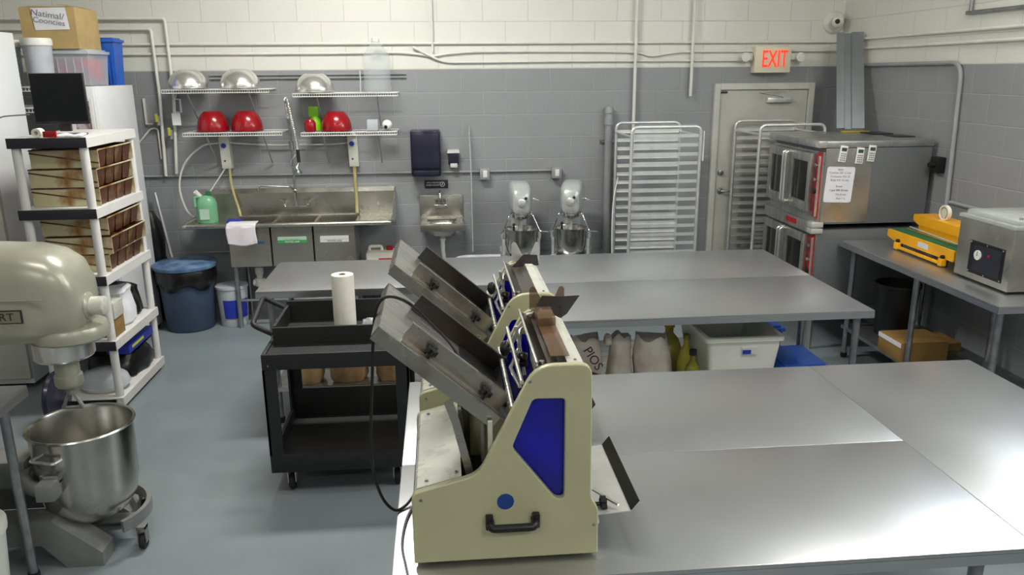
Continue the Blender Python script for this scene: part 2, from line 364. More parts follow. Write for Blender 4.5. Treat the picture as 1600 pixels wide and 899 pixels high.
# conduits (painted over with the wall)
def conduit(pts, r, m, label, name='wall_conduit', cat='conduit', rad=.03, group=None, clips=()):
    t = alone(MB().tube(corner_path(pts, rad) if rad and len(pts) > 2 else pts, r, 10), name, m, label, cat, group)
    return t
yw = 7.432
conduit([(-4.28, yw, 2.436), (3.745, yw, 2.43)], .0125, 'whitep', 'upper of the long white conduits running across the back wall')
conduit(bez([(-4.28, yw, 2.354), (-1.2, yw, 2.352), (-.45, yw, 2.356), (-.22, yw, 2.345), (-.05, yw, 2.325), (.12, yw, 2.345), (.5, yw, 2.36), (1.7, yw, 2.35), (1.95, yw, 2.315), (2.2, yw, 2.345), (2.6, yw, 2.35), (3.7, yw, 2.35)]), .0115, 'whitep', 'second long white conduit on the back wall, sagging near the thin drop', rad=0)
conduit(bez([(-.22, yw-.012, 2.40), (-.08, yw-.014, 2.33), (.06, yw, 2.275), (.3, yw, 2.268), (1.2, yw, 2.272), (2.0, yw, 2.27), (2.9, yw, 2.268)]), .0105, 'whitep', 'lowest white conduit on the back wall, ending beside the exit sign', rad=0)
conduit([(-.045, yw-.02, 3.99), (-.045, yw-.02, 2.36)], .009, 'whitep', 'thin white vertical conduit above the paper towel dispenser')
conduit([(1.795, yw-.03, 3.99), (1.795, yw-.03, 1.4)], .015, 'whitep', 'white vertical conduit dropping behind the left sheet pan rack')
conduit([(2.325, yw-.03, 3.99), (2.325, yw-.03, 1.95)], .015, 'whitep', 'white vertical conduit ending beside the door top')
conduit([(-4.28, yw-.02, 2.645), (-2.325, yw-.02, 2.645), (-2.32, yw-.03, 2.0), (-2.375, yw-.03, 1.32)], .014, 'whitep', 'outer of the two white pipes bending down left of the shelves')
conduit([(-4.28, yw-.02, 2.56), (-2.45, yw-.02, 2.56), (-2.44, yw-.03, 2.0), (-2.47, yw-.03, 1.30)], .014, 'whitep', 'inner of the two white pipes bending down left of the shelves')
conduit([(-2.85, yw, 1.295), (.36, yw, 1.285)], .011, 'greyp', 'grey conduit running behind the sink to the first outlet box')
conduit([(.44, yw, 1.285), (1.03, yw, 1.285)], .011, 'greyp', 'grey conduit between the two outlet boxes')
conduit([(-2.95, yw, 1.3), (-2.56, yw, 1.72), (-2.5, yw, 1.72), (-2.5, yw, 1.45)], .008, 'whitep', 'short bent pipe left of the valves on the back wall')
for nm, x, lb in (('a', .40, 'grey outlet box right of the hand sink'), ('b', 1.075, 'grey outlet box above the right small mixer')):
    t = thing('outlet_box', lb, 'outlet', (x, 7.44, 1.22))
    part(MB().box(x-.045, x+.045, 7.375, 7.449, 1.215, 1.315, .006), 'box', 'greyp', t); part(MB().box(x-.016, x+.022, 7.368, 7.376, 1.235, 1.30, .003), 'cover', 'white', t)
t = thing('drain_pipe', 'grey capped upright pipe on the back wall beside the left rack', 'pipe', (1.56, 7.40, 0))
part(MB().cyl((1.56, 7.39, 0), (1.56, 7.39, 1.80), .034), 'pipe', 'greyp', t)
part(MB().lathe([(.042, 1.70), (.042, 1.76), (.036, 1.765), (.036, 1.80), (.042, 1.805), (.042, 1.84), (.03, 1.865), (.001, 1.868)], (1.56, 7.39, 0), 24, cap=True), 'cap', 'greyp', t)
part(MB().box(1.49, 1.63, 7.432, 7.449, 1.53, 1.56).tube([(1.50, 7.40, 1.545), (1.62, 7.40, 1.545)], .006), 'clamp', 'galv', t)
# thin pair of rails above the shelves
for z, lb in ((2.175, 'upper thin rail behind the steel bowls'), (2.145, 'lower thin rail behind the steel bowls')):
    alone(MB().box(-2.0, -.29, 7.425, 7.449, z-.007, z+.007), 'wall_rail', 'greyp', lb, 'rail')
# right wall runs
xr = XR-.018
conduit([(xr, 7.42, 2.442), (xr, -1, 2.442)], .012, 'whitep', 'upper white conduit along the right wall')
conduit([(xr, 7.42, 2.36), (xr, -1, 2.36)], .012, 'whitep', 'lower white conduit along the right wall')
conduit([(xr-.005, 7.3, 2.215), (xr-.005, 5.60, 2.222), (xr-.005, 5.55, 1.0), (xr-.005, 5.55, .95)], .016, 'greyp', 'thick grey conduit bending down the right wall beside the oven', rad=.12)
conduit([(xr-.005, 5.52, 1.225), (xr-.005, 3.2, 1.225)], .014, 'greyp', 'grey conduit low on the right wall above the vacuum sealer')
conduit([(xr, 5.59, 3.99), (xr, 5.59, 2.57)], .014, 'galv', 'galvanised drop conduit high on the right wall')
conduit([(xr, 5.63, 2.56), (xr, 3.9, 2.555)], .014, 'galv', 'galvanised horizontal conduit high on the right wall')
t = thing('wall_plug', 'dark plug box on the right wall beside the oven', 'outlet', (3.74, 5.70, 1.42))
part(MB().box(3.70, 3.762, 5.66, 5.76, 1.42, 1.54, .01), 'box', 'black', t); part(MB().cyl((3.70, 5.71, 1.48), (3.66, 5.71, 1.48), .02), 'plug', 'black', t)

# exit sign with emergency lamps
t = thing('exit_sign', 'lit EXIT sign with red letters and twin lamp heads over the door', 'exit sign', (3.075, 7.44, 2.15))
part(MB().box(2.90, 3.24, 7.35, 7.449, 2.155, 2.39, .008), 'housing', mat('sign_face', (222, 214, 190), .45), t)
text('EXIT', .215, 'exitred', t, facing(3.085, 7.345, 2.272), sx=.56, depth=.003)
for sx, lx in ((-1, 2.84), (1, 3.30)):
    h = part(MB().box(min(lx, lx-sx*.04)-.015, max(lx, lx-sx*.04)+.015, 7.39, 7.449, 2.27, 2.33, .006), 'lamp_bracket', 'whitep', t)
    part(MB().lathe([(.012, .05), (.03, .02), (.042, -.02), (.04, -.028), (.001, -.03)], (lx+sx*.03, 7.37, 2.295), 20, 'Y', True), 'lamp_head', 'white', h)
# camera dome in the corner
t = thing('security_camera', 'white dome security camera with dark lens in the wall corner', 'camera', (3.68, 7.36, 2.56))
part(MB().lathe([(.10, 0), (.10, -.02), (.08, -.045), (.001, -.05)], (3.66, 7.45, 2.6), 24, 'Y', True), 'base', 'whitep', t)
part(MB().tube([(3.66, 7.41, 2.6), (3.68, 7.36, 2.66), (3.70, 7.34, 2.62)], .025), 'arm', 'whitep', t)
b = part(MB().ball((3.64, 7.32, 2.60), .055), 'dome', 'whitep', t); part(MB().ball((3.615, 7.275, 2.60), .022), 'lens', 'black', b)

# ================================================================== STEEL TABLES
def table(label, x0, x1, y0, y1, zt, legs, group=None, shelf=None, m='top', name='steel_worktable', shelf_m='steel', lip=.045):
    t = thing(name, label, 'table', ((x0+x1)/2, (y0+y1)/2, 0), 0, group)
    mb = MB(); mb.box(x0, x1, y0, y1, zt-.014, zt, .0045)
    mb.box(x0, x1, y0, y0+.012, zt-lip, zt-.0135).box(x0, x1, y1-.012, y1, zt-lip, zt-.0135).box(x0, x0+.012, y0+.012, y1-.012, zt-lip, zt-.0135).box(x1-.012, x1, y0+.012, y1-.012, zt-lip, zt-.0135)
    part(mb, 'tabletop', m, t)
    for lx, ly in legs:
        l = part(MB().cyl((lx, ly, .03), (lx, ly, zt-.014), .02, seg=16), 'leg', 'galv', t)
        part(MB().lathe([(.024, .04), (.026, .02), (.02, 0.0), (.001, 0)], (lx, ly, .0), 16, cap=True), 'foot', 'black', l)
    if shelf:
        part(MB().box(x0+.05, x1-.05, y0+.05, y1-.05, shelf-.03, shelf, .004), 'undershelf', shelf_m, t)
    return t
table('stainless table carrying the two slicers, near left section with a scratched top', -.164, 1.6135, 1.79, 2.4555, .90, [(-.1, 1.87), (1.5, 1.87)])
table('stainless table behind the near left section, carrying the rear slicer', -.164, 1.6135, 2.456, 3.205, .90, [(-.1, 3.13), (1.5, 3.13)])
table('stainless table at the lower right with glare on its top', 1.614, 2.368, 1.77, 3.205, .90, [(2.3, 1.87), (2.3, 3.13), (1.69, 1.87), (1.69, 3.13)])
table('long stainless prep table in mid room, nearer of the two joined', .40, 2.353, 3.985, 4.7755, .90, [(2.29, 4.05), (.47, 4.05), (2.29, 4.71), (.47, 4.71)], shelf=.28)
table('long stainless prep table in mid room, farther one reaching left', -1.153, 2.353, 4.776, 5.56, .90, [(-1.08, 4.85), (-1.08, 5.49), (2.29, 5.49), (.6, 5.49)], shelf=.25)
table('stainless table along the right wall under the vacuum sealer', 3.04, 3.74, 3.94, 5.74, .91, [(3.10, 4.0), (3.10, 4.8), (3.10, 5.62), (3.68, 4.0), (3.68, 4.8), (3.68, 5.62)], shelf=.25, shelf_m='galv')
# table at left foreground
t = table('small stainless table at the left edge beside the floor mixer', -2.75, -1.80, 2.3, 3.35, .90, [(-1.87, 3.27), (-1.87, 2.4), (-2.68, 3.27), (-2.68, 2.4)], lip=.05)

# ================================================================== BREAD SLICERS
def make_slicer():
    t = thing('bread_slicer', 'cream bread slicer with blue side window and flared loaf chute, nearer one on table', 'bread slicer', (.14, 2.13, .9))
    out = rounded([(-.104, .912), (.392, .912), (.392, 1.045), (.371, 1.082), (.368, 1.462), (.222, 1.462), (.072, 1.165), (-.104, 1.118)],
                  [.004, .004, .012, .01, .035, .05, .035, .02])
    out2 = rounded([(-.104, .912), (.392, .912), (.392, 1.045), (.371, 1.082), (.368, 1.462), (.246, 1.462), (.098, 1.168), (-.104, 1.118)],
                   [.004, .004, .012, .01, .035, .05, .035, .02])
    hole = rounded([(.216, 1.372), (.299, 1.370), (.299, 1.082), (.276, 1.084), (.160, 1.238)], [.012, .012, .016, .012, .014])
    for y, nm in ((1.882, 'near'), (2.385, 'far')):
        p = plate('side_panel', out if nm == 'near' else out2, [hole], .022, .003, 'cream', t, Matrix.Translation((0, y, 0)) @ Matrix.Rotation(R(90), 4, 'X'))
        part(MB().prism(rounded([(.207, 1.38), (.307, 1.378), (.307, 1.074), (.27, 1.074), (.15, 1.238)], .01), y+(.0125 if nm == 'near' else -.0165), y+(.0165 if nm == 'near' else -.0125)), 'side_window', 'blue_glass', p)
    # flange strip that edges the far panel's sloping opening
    rim = [(-.098, 1.105), (.098, 1.155), (.222, 1.405), (.252, 1.448), (.28, 1.455)]; rim1 = [(-.098, 1.11), (.072, 1.155), (.20, 1.405), (.235, 1.448), (.262, 1.455)]
    part(MB().strip(rim, -.012, 2.355, 2.373), 'inner_flange', 'creamw', t); part(MB().strip(rim1, -.008, 1.894, 1.905), 'inner_flange', 'creamw', t)
    # near panel handle, blue sticker, feet, screws
    part(MB().tube(corner_path([(.100, 1.871, 1.030), (.102, 1.838, 1.024), (.218, 1.838, 1.024), (.220, 1.871, 1.030)], .012), .011, 10)
         .box(.088, .108, 1.852, 1.8715, 1.010, 1.050, .004).box(.212, .232, 1.852, 1.8715, 1.010, 1.050, .004), 'carry_handle', 'black', t)
    part(MB().cyl((.142, 1.871, 1.084), (.142, 1.869, 1.084), .0225, seg=32), 'sticker', mat('blue_sticker', (24, 62, 140), .5), t)
    mb = MB()
    for x, z in ((.208, 1.42), (-.08, 1.10), (.38, 1.0)): mb.cyl((x, 1.872, z), (x, 1.8685, z), .004, seg=10)
    part(mb, 'panel_screws', 'galv', t)
    for x, y in ((-.06, 1.93), (.34, 1.93), (-.06, 2.34), (.34, 2.34)): part(MB().cyl((x, y, .9), (x, y, .914), .018), 'foot', 'rubber', t)
    # base: front cover, sloping pale lid, floor pan
    part(MB().box(-.10, .385, 1.894, 2.373, .914, .93), 'base_pan', 'cream', t)
    part(MB().strip([(-.101, .93), (-.101, 1.095), (-.096, 1.112)], -.003, 1.894, 2.373), 'front_cover', 'steel', t)
    lid = part(MB().strip([(-.097, 1.112), (-.09, 1.122), (.028, 1.152), (.030, 1.10)], -.003, 1.896, 2.371), 'motor_cover', 'creamw', t)
    mb = MB()
    for x, z, y in ((-.065, 1.129, 1.92), (.015, 1.149, 1.92), (-.065, 1.129, 2.35), (.015, 1.149, 2.35)): mb.cyl((x, y, z), (x, y, z+.004), .005, seg=10)
    part(mb, 'cover_screws', 'galv', lid)
    part(MB().box(.035, .10, 1.90, 2.365, .93, .97).box(.10, .30, 1.90, 2.365, .93, .95), 'drive_housing', 'black', t)
    # infeed tray: inclined trough
    d = Vector((.757, 0, -.653)); nrm = Vector((.653, 0, .757)); o0 = Vector((-.168, 0, 1.562))
    def P(s_, y, h): return o0 + d*s_ + nrm*h + Vector((0, y, 0))
    def slab(mb, s0, s1, y0, y1, h0, h1):
        return mb.rings([[P(s0, y0, h0), P(s0, y1, h0), P(s0, y1, h1), P(s0, y0, h1)], [P(s1, y0, h0), P(s1, y1, h0), P(s1, y1, h1), P(s1, y0, h1)]])
    tray = part(slab(MB(), 0, .43, 1.925, 2.352, -.003, 0), 'infeed_tray', 'steel', t)
    part(slab(slab(slab(MB(), 0, .40, 1.921, 1.925, -.038, .001), 0, .40, 2.352, 2.356, -.038, .001), -.003, 0, 1.925, 2.352, -.03, .001), 'tray_flange', 'rustst', tray)
    for gy, L1, nm in ((1.975, .40, 'near'), (2.262, .42, 'far')):
        g = MB(); GS, GH = (.068, .048) if nm == 'near' else (.085, .055); slab(g, GS, L1, gy, gy+.003, .002, GH)
        slab(g, GS, L1, gy+.003, gy+.016, GH-.003, GH)
        slab(g, GS, L1, gy-.035 if nm == 'near' else gy+.003, gy if nm == 'near' else gy+.03, .001, .004)
        go = part(g, 'loaf_guide', 'rustst' if nm == 'near' else 'dark_steel', t)
        if nm == 'near':
            part(slab(MB(), .085, .34, gy-.021, gy-.017, .0045, .0055), 'slot', 'polish', go)
            for s_ in (.15, .335):
                k = MB(); c = P(s_, gy-.019, 0); k.cyl(c+nrm*.004, c+nrm*.026, .007, seg=10)
                for a in range(5):
                    aa = a*2*math.pi/5; w = d*math.cos(aa)*.011 + Vector((0, 1, 0))*math.sin(aa)*.011
                    k.cyl(c+nrm*.016+w, c+nrm*.03+w, .0068, seg=8)
                k.cyl(c+nrm*.016, c+nrm*.03, .011, seg=12)
                part(k, 'guide_knob', 'black', go)
    # black pusher plate riding in the tray's far half
    part(slab(slab(MB(), .27, .43, 2.03, 2.255, .002, .006), .40, .404, 2.03, 2.255, .006, .03), 'pusher_plate', 'black', t)
    # brace strip from tray down to base
    for y in (1.93, 2.34):
        part(MB().prism([(-.012, 1.345), (.008, 1.36), (.026, 1.30), (.066, 1.12), (.066, .95), (.046, .95), (.046, 1.115), (.006, 1.29)], y, y+.004), 'brace', 'rustst', t)
    for y in (1.90, 2.352): part(MB().box(.10, .112, y, y+.012, .95, 1.30), 'post', 'creamw', t)
    # blade frame: row of upright saw blades
    fr = part(MB().cyl((.165, 1.90, 1.425-.09), (.165, 2.365, 1.335), .008).cyl((.225, 1.90, 1.02), (.225, 2.365, 1.02), .008), 'blade_frame', 'steel', t)
    mb = MB()
    for i in range(30):
        y = 1.925+i*.0147; mb.rings([[(.158, y, 1.335), (.170, y, 1.335), (.170, y+.0008, 1.335), (.158, y+.0008, 1.335)], [(.219, y, 1.02), (.231, y, 1.02), (.231, y+.0008, 1.02), (.219, y+.0008, 1.02)]])
    tagp(part(mb, 'blades', 'polish', fr))
    # presser assembly seen through the open top
    pr = part(MB().cyl((.203, 2.20, 1.462), (.228, 2.20, 1.31), .0055).cyl((.245, 2.10, 1.44), (.262, 2.10, 1.30), .004)
              .cyl((.19, 1.905, 1.405), (.19, 2.36, 1.405), .006), 'presser_rods', 'polish', t)
    part(MB().tube(corner_path([(.212, 2.20, 1.395), (.222, 2.28, 1.425), (.252, 2.30, 1.428)], .02), .006).tube([(.17, 2.16, 1.405), (.235, 2.21, 1.37)], .005)
         .tube([(.21, 2.20, 1.39), (.18, 2.13, 1.36), (.20, 2.06, 1.33)], .006), 'linkage', 'polish', pr)
    part(MB().ball((.168, 2.17, 1.405), .021, (.75, .8, 1.15)), 'presser_knob', 'black', pr)
    part(MB().ball((.222, 2.19, 1.372), .015, (1, 1.2, .8)).box(.205, .235, 2.17, 2.215, 1.345, 1.36, .003), 'clamp_block', 'dark_steel', pr)
    part(MB().rings([[(.256+.0, 2.05, 1.43), (.262, 2.05, 1.432), (.262, 2.36, 1.432), (.256, 2.36, 1.43)], [(.262, 2.05, 1.30), (.268, 2.05, 1.302), (.268, 2.36, 1.302), (.262, 2.36, 1.30)]]), 'inner_bar', 'creamw', t)
    # top: dark polished chute, rail, pale rounded rear cover
    part(MB().strip([(.232, 1.462), (.236, 1.452), (.262, 1.441), (.29, 1.444), (.308, 1.456)], -.003, 1.894, 2.372), 'chute', 'dark_steel', t)
    part(MB().box(.226, .232, 1.894, 2.372, 1.452, 1.464, .0015), 'chute_rail', 'polish', t)
    rc = part(MB().strip([(.308, 1.458), (.335, 1.458), (.352, 1.450), (.362, 1.43), (.364, 1.09)], -.003, 1.894, 2.372), 'rear_cover', 'creamw', t)
    part(MB().cyl((.33, 1.915, 1.457), (.33, 1.915, 1.461), .004, seg=8).cyl((.243, 1.915, 1.452), (.243, 1.915, 1.459), .007, seg=10), 'cover_screws', 'galv', rc)
    # flared sheet and eared bag holder at the far end
    fl = MB()
    fl.quad((.256, 2.30, 1.452), (.352, 2.30, 1.452), (.352, 2.365, 1.500), (.300, 2.365, 1.504), .003)
    fl.quad((.352, 2.30, 1.452), (.372, 2.318, 1.458), (.418, 2.362, 1.502), (.352, 2.365, 1.500), .003)
    part(fl, 'flared_sheet', 'dark_steel', t)
    part(MB().prism([(.262, 1.458), (.372, 1.458), (.372, 1.524), (.366, 1.532), (.356, 1.530), (.334, 1.478), (.306, 1.478), (.280, 1.530), (.270, 1.534), (.262, 1.524)], 2.374, 2.378), 'eared_bag_holder', 'amber', t)
    part(MB().strip([(.268, 1.464), (.318, 1.464)], .002, 1.93, 2.30).box(.268, .318, 2.18, 2.30, 1.467, 1.49, .002), 'amber_strip', 'amber', t)
    # outfeed tray on the right with dark upturned edge
    ot = part(MB().strip([(.395, .972), (.505, .980)], .003, 1.96, 2.37), 'outfeed_tray', 'alu', t)
    part(MB().strip([(.505, .983), (.528, 1.012)], .003, 1.96, 2.37), 'tray_edge', 'black', ot)
    kn = MB(); kn.cyl((.393, 2.0, .985), (.425, 2.0, .985), .006)
    for a in range(6):
        aa = a*math.pi/3; kn.cyl((.424, 2.0+math.cos(aa)*.015, .985+math.sin(aa)*.015), (.440, 2.0+math.cos(aa)*.015, .985+math.sin(aa)*.015), .008, seg=8)
    kn.cyl((.424, 2.0, .985), (.440, 2.0, .985), .016)
    part(kn, 'tray_knob', 'black', t); part(MB().cyl((.412, 2.055, 1.0), (.470, 1.975, .993), .0045, seg=8), 'knob_bolt', 'polish', t)
    part(MB().box(.393, .412, 1.95, 2.02, .952, .965, .002).box(.372, .39, 2.20, 2.26, 1.06, 1.075, .002), 'tray_bracket', 'alu', t)
    return t
sl = make_slicer()
sl2 = dup(sl, (.004, .672, 0), 'cream bread slicer with blue side window, rear one behind the nearer slicer', mats={'eared_bag_holder': 'alu'})
for c in kids(sl2):
    if c.name.startswith('amber_strip'): bpy.data.objects.remove(c, do_unlink=True)
    elif c.name.startswith('flared_sheet'):
        bpy.context.view_layer.update()
        bpy.data.objects.remove(c, do_unlink=True)
fl = MB(); fl.quad((.264, 2.985, 1.450), (.366, 2.985, 1.452), (.366, 3.035, 1.480), (.312, 3.035, 1.484), .003)
part(fl, 'flared_sheet', 'dark_steel', sl2)
alone(MB().tube(bez([(.05, 2.00, 1.375), (.02, 2.02, 1.462), (-.04, 2.05, 1.525), (-.10, 2.09, 1.575), (-.155, 2.10, 1.592), (-.186, 2.10, 1.565), (-.20, 2.10, 1.49), (-.21, 2.10, 1.36), (-.222, 2.10, 1.2), (-.225, 2.11, 1.08),
                     (-.205, 2.13, .97), (-.172, 2.15, .912), (-.14, 2.18, .907), (-.11, 2.22, .925)]), .0045, 8), 'power_cable', 'black', 'black power cable looping over the near slicer tray and down its left', 'cable')
alone(MB().tube(bez([(-.112, 2.20, .906), (-.135, 2.10, .9045), (-.142, 1.98, .9045), (-.128, 1.88, .9045), (-.115, 1.80, .9045)]), .0038, 8), 'power_cable', mat('grey_cable', (120, 120, 122), .5), 'grey cable lying on the table left of the near slicer', 'cable')

# ================================================================== UTILITY CART
t = thing('utility_cart', 'black plastic utility cart left of the slicers, holding a paper roll', 'cart', (-.56, 4.2, 0))
cx0, cx1, cy0, cy1 = -.945, -.20, 3.9, 4.55
part(MB().box(cx0, cx1, cy0, cy0+.02, .715, .80, .004).box(cx0, cx0+.02, cy0+.02, cy1, .715, .80, .004).box(cx1-.02, cx1, cy0+.02, cy1, .715, .80, .004).box(cx0, cx1, cy1-.0, cy1+.02, .715, .80, .004)
     .box(cx0+.02, cx1-.02, cy0+.02, cy1, .775, .79), 'top_shelf', 'cart', t)
part(MB().box(cx0+.03, cx1-.03, 4.08, 4.095, .79, .885).box(cx0+.03, cx1-.03, 4.50, 4.515, .79, .91).box(cx0+.03, cx0+.045, 4.095, 4.50, .79, .89).box(cx1-.045, cx1-.03, 4.095, 4.50, .79, .89), 'top_tray', 'cart', t)
part(MB().box(cx0, cx1, cy0, cy0+.02, .135, .235, .004).box(cx0, cx0+.02, cy0+.02, cy1, .135, .235, .004).box(cx1-.02, cx1, cy0+.02, cy1, .135, .235, .004).box(cx0, cx1, cy1, cy1+.02, .135, .35, .004)
     .box(cx0+.02, cx1-.02, cy0+.02, cy1, .15, .17), 'bottom_shelf', 'cart', t)
for x0, x1, y0, y1 in ((cx0, cx0+.07, cy0, cy0+.07), (cx1-.07, cx1, cy0, cy0+.07), (cx0, cx0+.07, cy1-.05, cy1+.02), (cx1-.07, cx1, cy1-.05, cy1+.02)):
    fx = x0 if x0 == cx0 else x1-.012; fy = y0 if y0 == cy0 else y1-.012
    part(MB().box(x0, x1, fy, fy+.012, .235, .715).box(fx, fx+.012, y0, y1, .235, .715), 'leg', 'cart', t)
for x in (cx0+.09, cx1-.09):
    for y in (cy0+.08, cy1-.08):
        c = part(MB().box(x-.022, x-.018, y-.022, y+.022, .045, .134).box(x+.018, x+.022, y-.022, y+.022, .045, .134).box(x-.022, x+.022, y-.022, y+.022, .125, .135), 'caster', 'alu', t)
        part(MB().lathe([(.001, -.014), (.04, -.014), (.045, -.008), (.045, .008), (.04, .014), (.001, .014)], (x, y, .045), 24, 'X'), 'wheel', 'rubber', c)
part(MB().tube(corner_path([(cx0+.02, 4.12, .84), (cx0-.075, 4.10, .90), (cx0-.085, 4.44, .955), (cx0+.02, 4.47, .885)], .03), .014, 10), 'push_handle', 'cart', t)
for x, lb in ((cx0+.02, 0),):
    part(MB().cyl((x+.012, cy0+.009, .74), (x+.012, cy0-.002, .74), .005, seg=8), 'rivet', 'galv', t)
t = thing('paper_roll', 'tall white roll of paper standing in the black cart', 'paper roll', (-.565, 4.33, .79))
part(MB().lathe([(.018, .792), (.061, .792), (.062, .80), (.062, 1.10), (.060, 1.105), (.02, 1.105), (.018, 1.09), (.018, .792)], (-.565, 4.33, 0), 36), 'roll', 'wpaper', t)
part(MB().lathe([(.0175, 1.05), (.0175, 1.107), (.014, 1.107), (.014, 1.05)], (-.565, 4.33, 0), 20), 'core', 'card2', t)
def crumple(c, sx, sy, sz, m, name, label, cat, group=None, seed=0, neck=.6, parent=None, **k):
    rnd = random.Random(seed); prof = [(.85, 0), (1, .08), (1, .35), (.93, .6), (.82, .8), (neck, .93), (neck*.8, 1.0)]; rr = []
    ph = [rnd.uniform(0, 6.28) for _ in range(6)]
    for j, (r, h) in enumerate(prof):
        ring = []
        for i in range(28):
            a = 2*math.pi*i/28; e = (abs(math.cos(a))**4+abs(math.sin(a))**4)**-.25
            w = 1+.05*math.sin(3*a+ph[0]+h*2)+.04*math.sin(7*a+ph[1]+h*5)+rnd.uniform(-.02, .02)
            ring.append((c[0]+math.cos(a)*sx*r*e*w, c[1]+math.sin(a)*sy*r*e*w, c[2]+h*sz*(1+.04*math.sin(2*a+ph[2]))))
        rr.append(ring)
    rr.insert(0, [(c[0]+(p[0]-c[0])*.3, c[1]+(p[1]-c[1])*.3, c[2]) for p in rr[0]])
    rr.append([(c[0]+(p[0]-c[0])*.3, c[1]+(p[1]-c[1])*.3, c[2]+sz*.97) for p in rr[-1]])
    mb = MB().rings(rr)
    if parent is not None: return part(mb, name, m, parent, **k)
    return alone(mb, name, m, label, cat, group, **k)
crumple((-.75, 4.36, .79), .001, .001, .001, 'clear', 'x', 'x', 'x') if False else None
mb = MB().grid(lambda u, v: (-.47+u*.20, 4.18+v*.22, .80+.07*math.exp(-((u-.5)**2+(v-.5)**2)*5)+.012*math.sin(u*17+v*9)+.01*math.sin(v*23)), 14, 14)
alone(mb, 'plastic_bag', 'clear', 'crumpled clear plastic bag in the cart behind the paper roll', 'bag', solid=.002)
# kraft bags on the undershelf of the far prep table
for i, (x, y, w, h, lb) in enumerate(((-.90, 4.94, .095, .42, 'brown paper bag on the undershelf, leftmost of the three behind the cart'),
                                      (-.64, 4.95, .115, .43, 'brown paper bag on the undershelf, middle of the three behind the cart'),
                                      (-.36, 4.94, .10, .42, 'brown paper bag on the undershelf, rightmost of the three behind the cart'))):
    crumple((x, y, .252), w, .10, h, 'kraft', 'paper_bag', lb, 'paper bag', seed=i+3, neck=.8)

# ================================================================== FLOOR MIXER (left)
MX, MY = -1.715, 3.58
t = thing('floor_mixer', 'large old grey floor mixer with steel bowl at the left edge', 'mixer', (-2.15, 3.58, 0))
# head: rounded loaf lying along X
rings = []
for x, zt, zb, hw in ((-2.62, 1.40, 1.10, .10), (-2.58, 1.45, 1.05, .15), (-2.4, 1.475, 1.03, .185), (-2.0, 1.475, 1.03, .19), (-1.80, 1.465, 1.035, .188), (-1.70, 1.44, 1.045, .178), (-1.64, 1.40, 1.06, .160), (-1.605, 1.33, 1.09, .13), (-1.59, 1.24, 1.13, .08)):
    cz, hz = (zt+zb)/2, (zt-zb)/2; ring = []
    for k_ in range(32):
        a = 2*math.pi*k_/32; c, s_ = math.cos(a), math.sin(a); e = 2/3.4
        ring.append((x, MY+math.copysign(abs(c)**e, c)*hw, cz+math.copysign(abs(s_)**e, s_)*hz))
    rings.append(ring)
head = part(MB().rings(rings), 'mixer_head', 'mixgrey', t)
part(MB().box(-2.05, -1.79, MY-.193, MY-.186, 1.163, 1.222, .002), 'name_plate', 'ink', head)
part(MB().box(-2.045, -1.796, MY-.196, MY-.1925, 1.168, 1.217, .001), 'plate_face', mat('plate_face', (132, 128, 108), .4, .3), head)
text('HOBART', .047, 'ink', head, facing(-1.925, MY-.197, 1.193), sx=1.12)
part(MB().strip([(-2.5, 1.262), (-1.70, 1.262)], .003, MY-.196, MY-.188), 'seam_bead', 'mixgrey', head)
hub = part(MB().lathe([(.062, 0), (.062, .05), (.054, .055), (.046, .06)], (-1.635, MY-.02, 1.185), 28, 'X', True), 'attachment_hub', 'mixgrey', head)
part(MB().lathe([(.042, .05), (.042, .115), (.036, .118), (.001, .118)], (-1.635, MY-.02, 1.185), 28, 'X', True), 'hub_collar', 'creamw', hub)
part(MB().lathe([(.10, 1.11), (.148, 1.10), (.158, 1.08), (.156, 1.045), (.145, 1.035), (.10, 1.03)], (MX+.03, MY-.01, 0), 40, cap=True), 'gear_flange', 'mixgrey', head)
pl = part(MB().lathe([(.118, 1.04), (.128, 1.03), (.128, .955), (.12, .945), (.001, .945)], (MX-.02, MY, 0), 40, cap=True), 'planetary', 'polish', t)
part(MB().lathe([(.052, .95), (.052, .86), (.06, .855), (.06, .815), (.05, .80), (.02, .80)], (MX-.02, MY, 0), 28, cap=True), 'shaft_collar', 'mixgrey', pl)
bt = MB(); bx = MX-.02
bt.cyl((bx, MY, .80), (bx, MY, .76), .02)
bt.tube([(bx-.045, MY, .69), (bx, MY, .79), (bx+.045, MY, .69)], .010, 8).tube([(bx-.045, MY, .692), (bx+.045, MY, .692)], .008, 8)
part(bt, 'agitator_stub', 'cast', pl)
# column, yoke, base with angular foot
part(MB().box(-2.62, -2.30, MY-.16, MY+.16, .30, 1.10, .04), 'column', 'mixgrey', t)
part(MB().rings([[(x_, y_, z_) for x_, y_, z_ in ((-2.66, MY-.22, z), (-2.25, MY-.20, z), (-2.25, MY+.20, z), (-2.66, MY+.22, z))] for z in (.0, .12, .32)]), 'pedestal', 'cast', t)
for sy, nm in ((-1, 'near'), (1, 'far')):
    y0, y1 = (MY-.235, MY-.11) if sy < 0 else (MY+.11, MY+.235)
    part(MB().prism([(-2.25, .24), (-1.80, .24), (-1.60, .07), (-1.60, .0), (-1.76, .0), (-1.86, .12), (-2.25, .12)], y0, y1), 'base_leg', 'cast', t)
yk = MB()
for a0, a1 in ((R(95), R(265)),):
    pts = []
    for i in range(15):
        a = a0+(a1-a0)*i/14; pts.append((MX+math.cos(a)*.262, MY+math.sin(a)*.262, .40))
    yk.tube(pts, [.032]*15, 10)
yk.box(MX-.10, MX-.02, MY-.30, MY-.20, .37, .45, .012).box(MX-.10, MX-.02, MY+.20, MY+.30, .37, .45, .012).box(-2.32, -1.95, MY-.09, MY+.09, .33, .47, .02)
part(yk, 'bowl_yoke', 'cast', t)
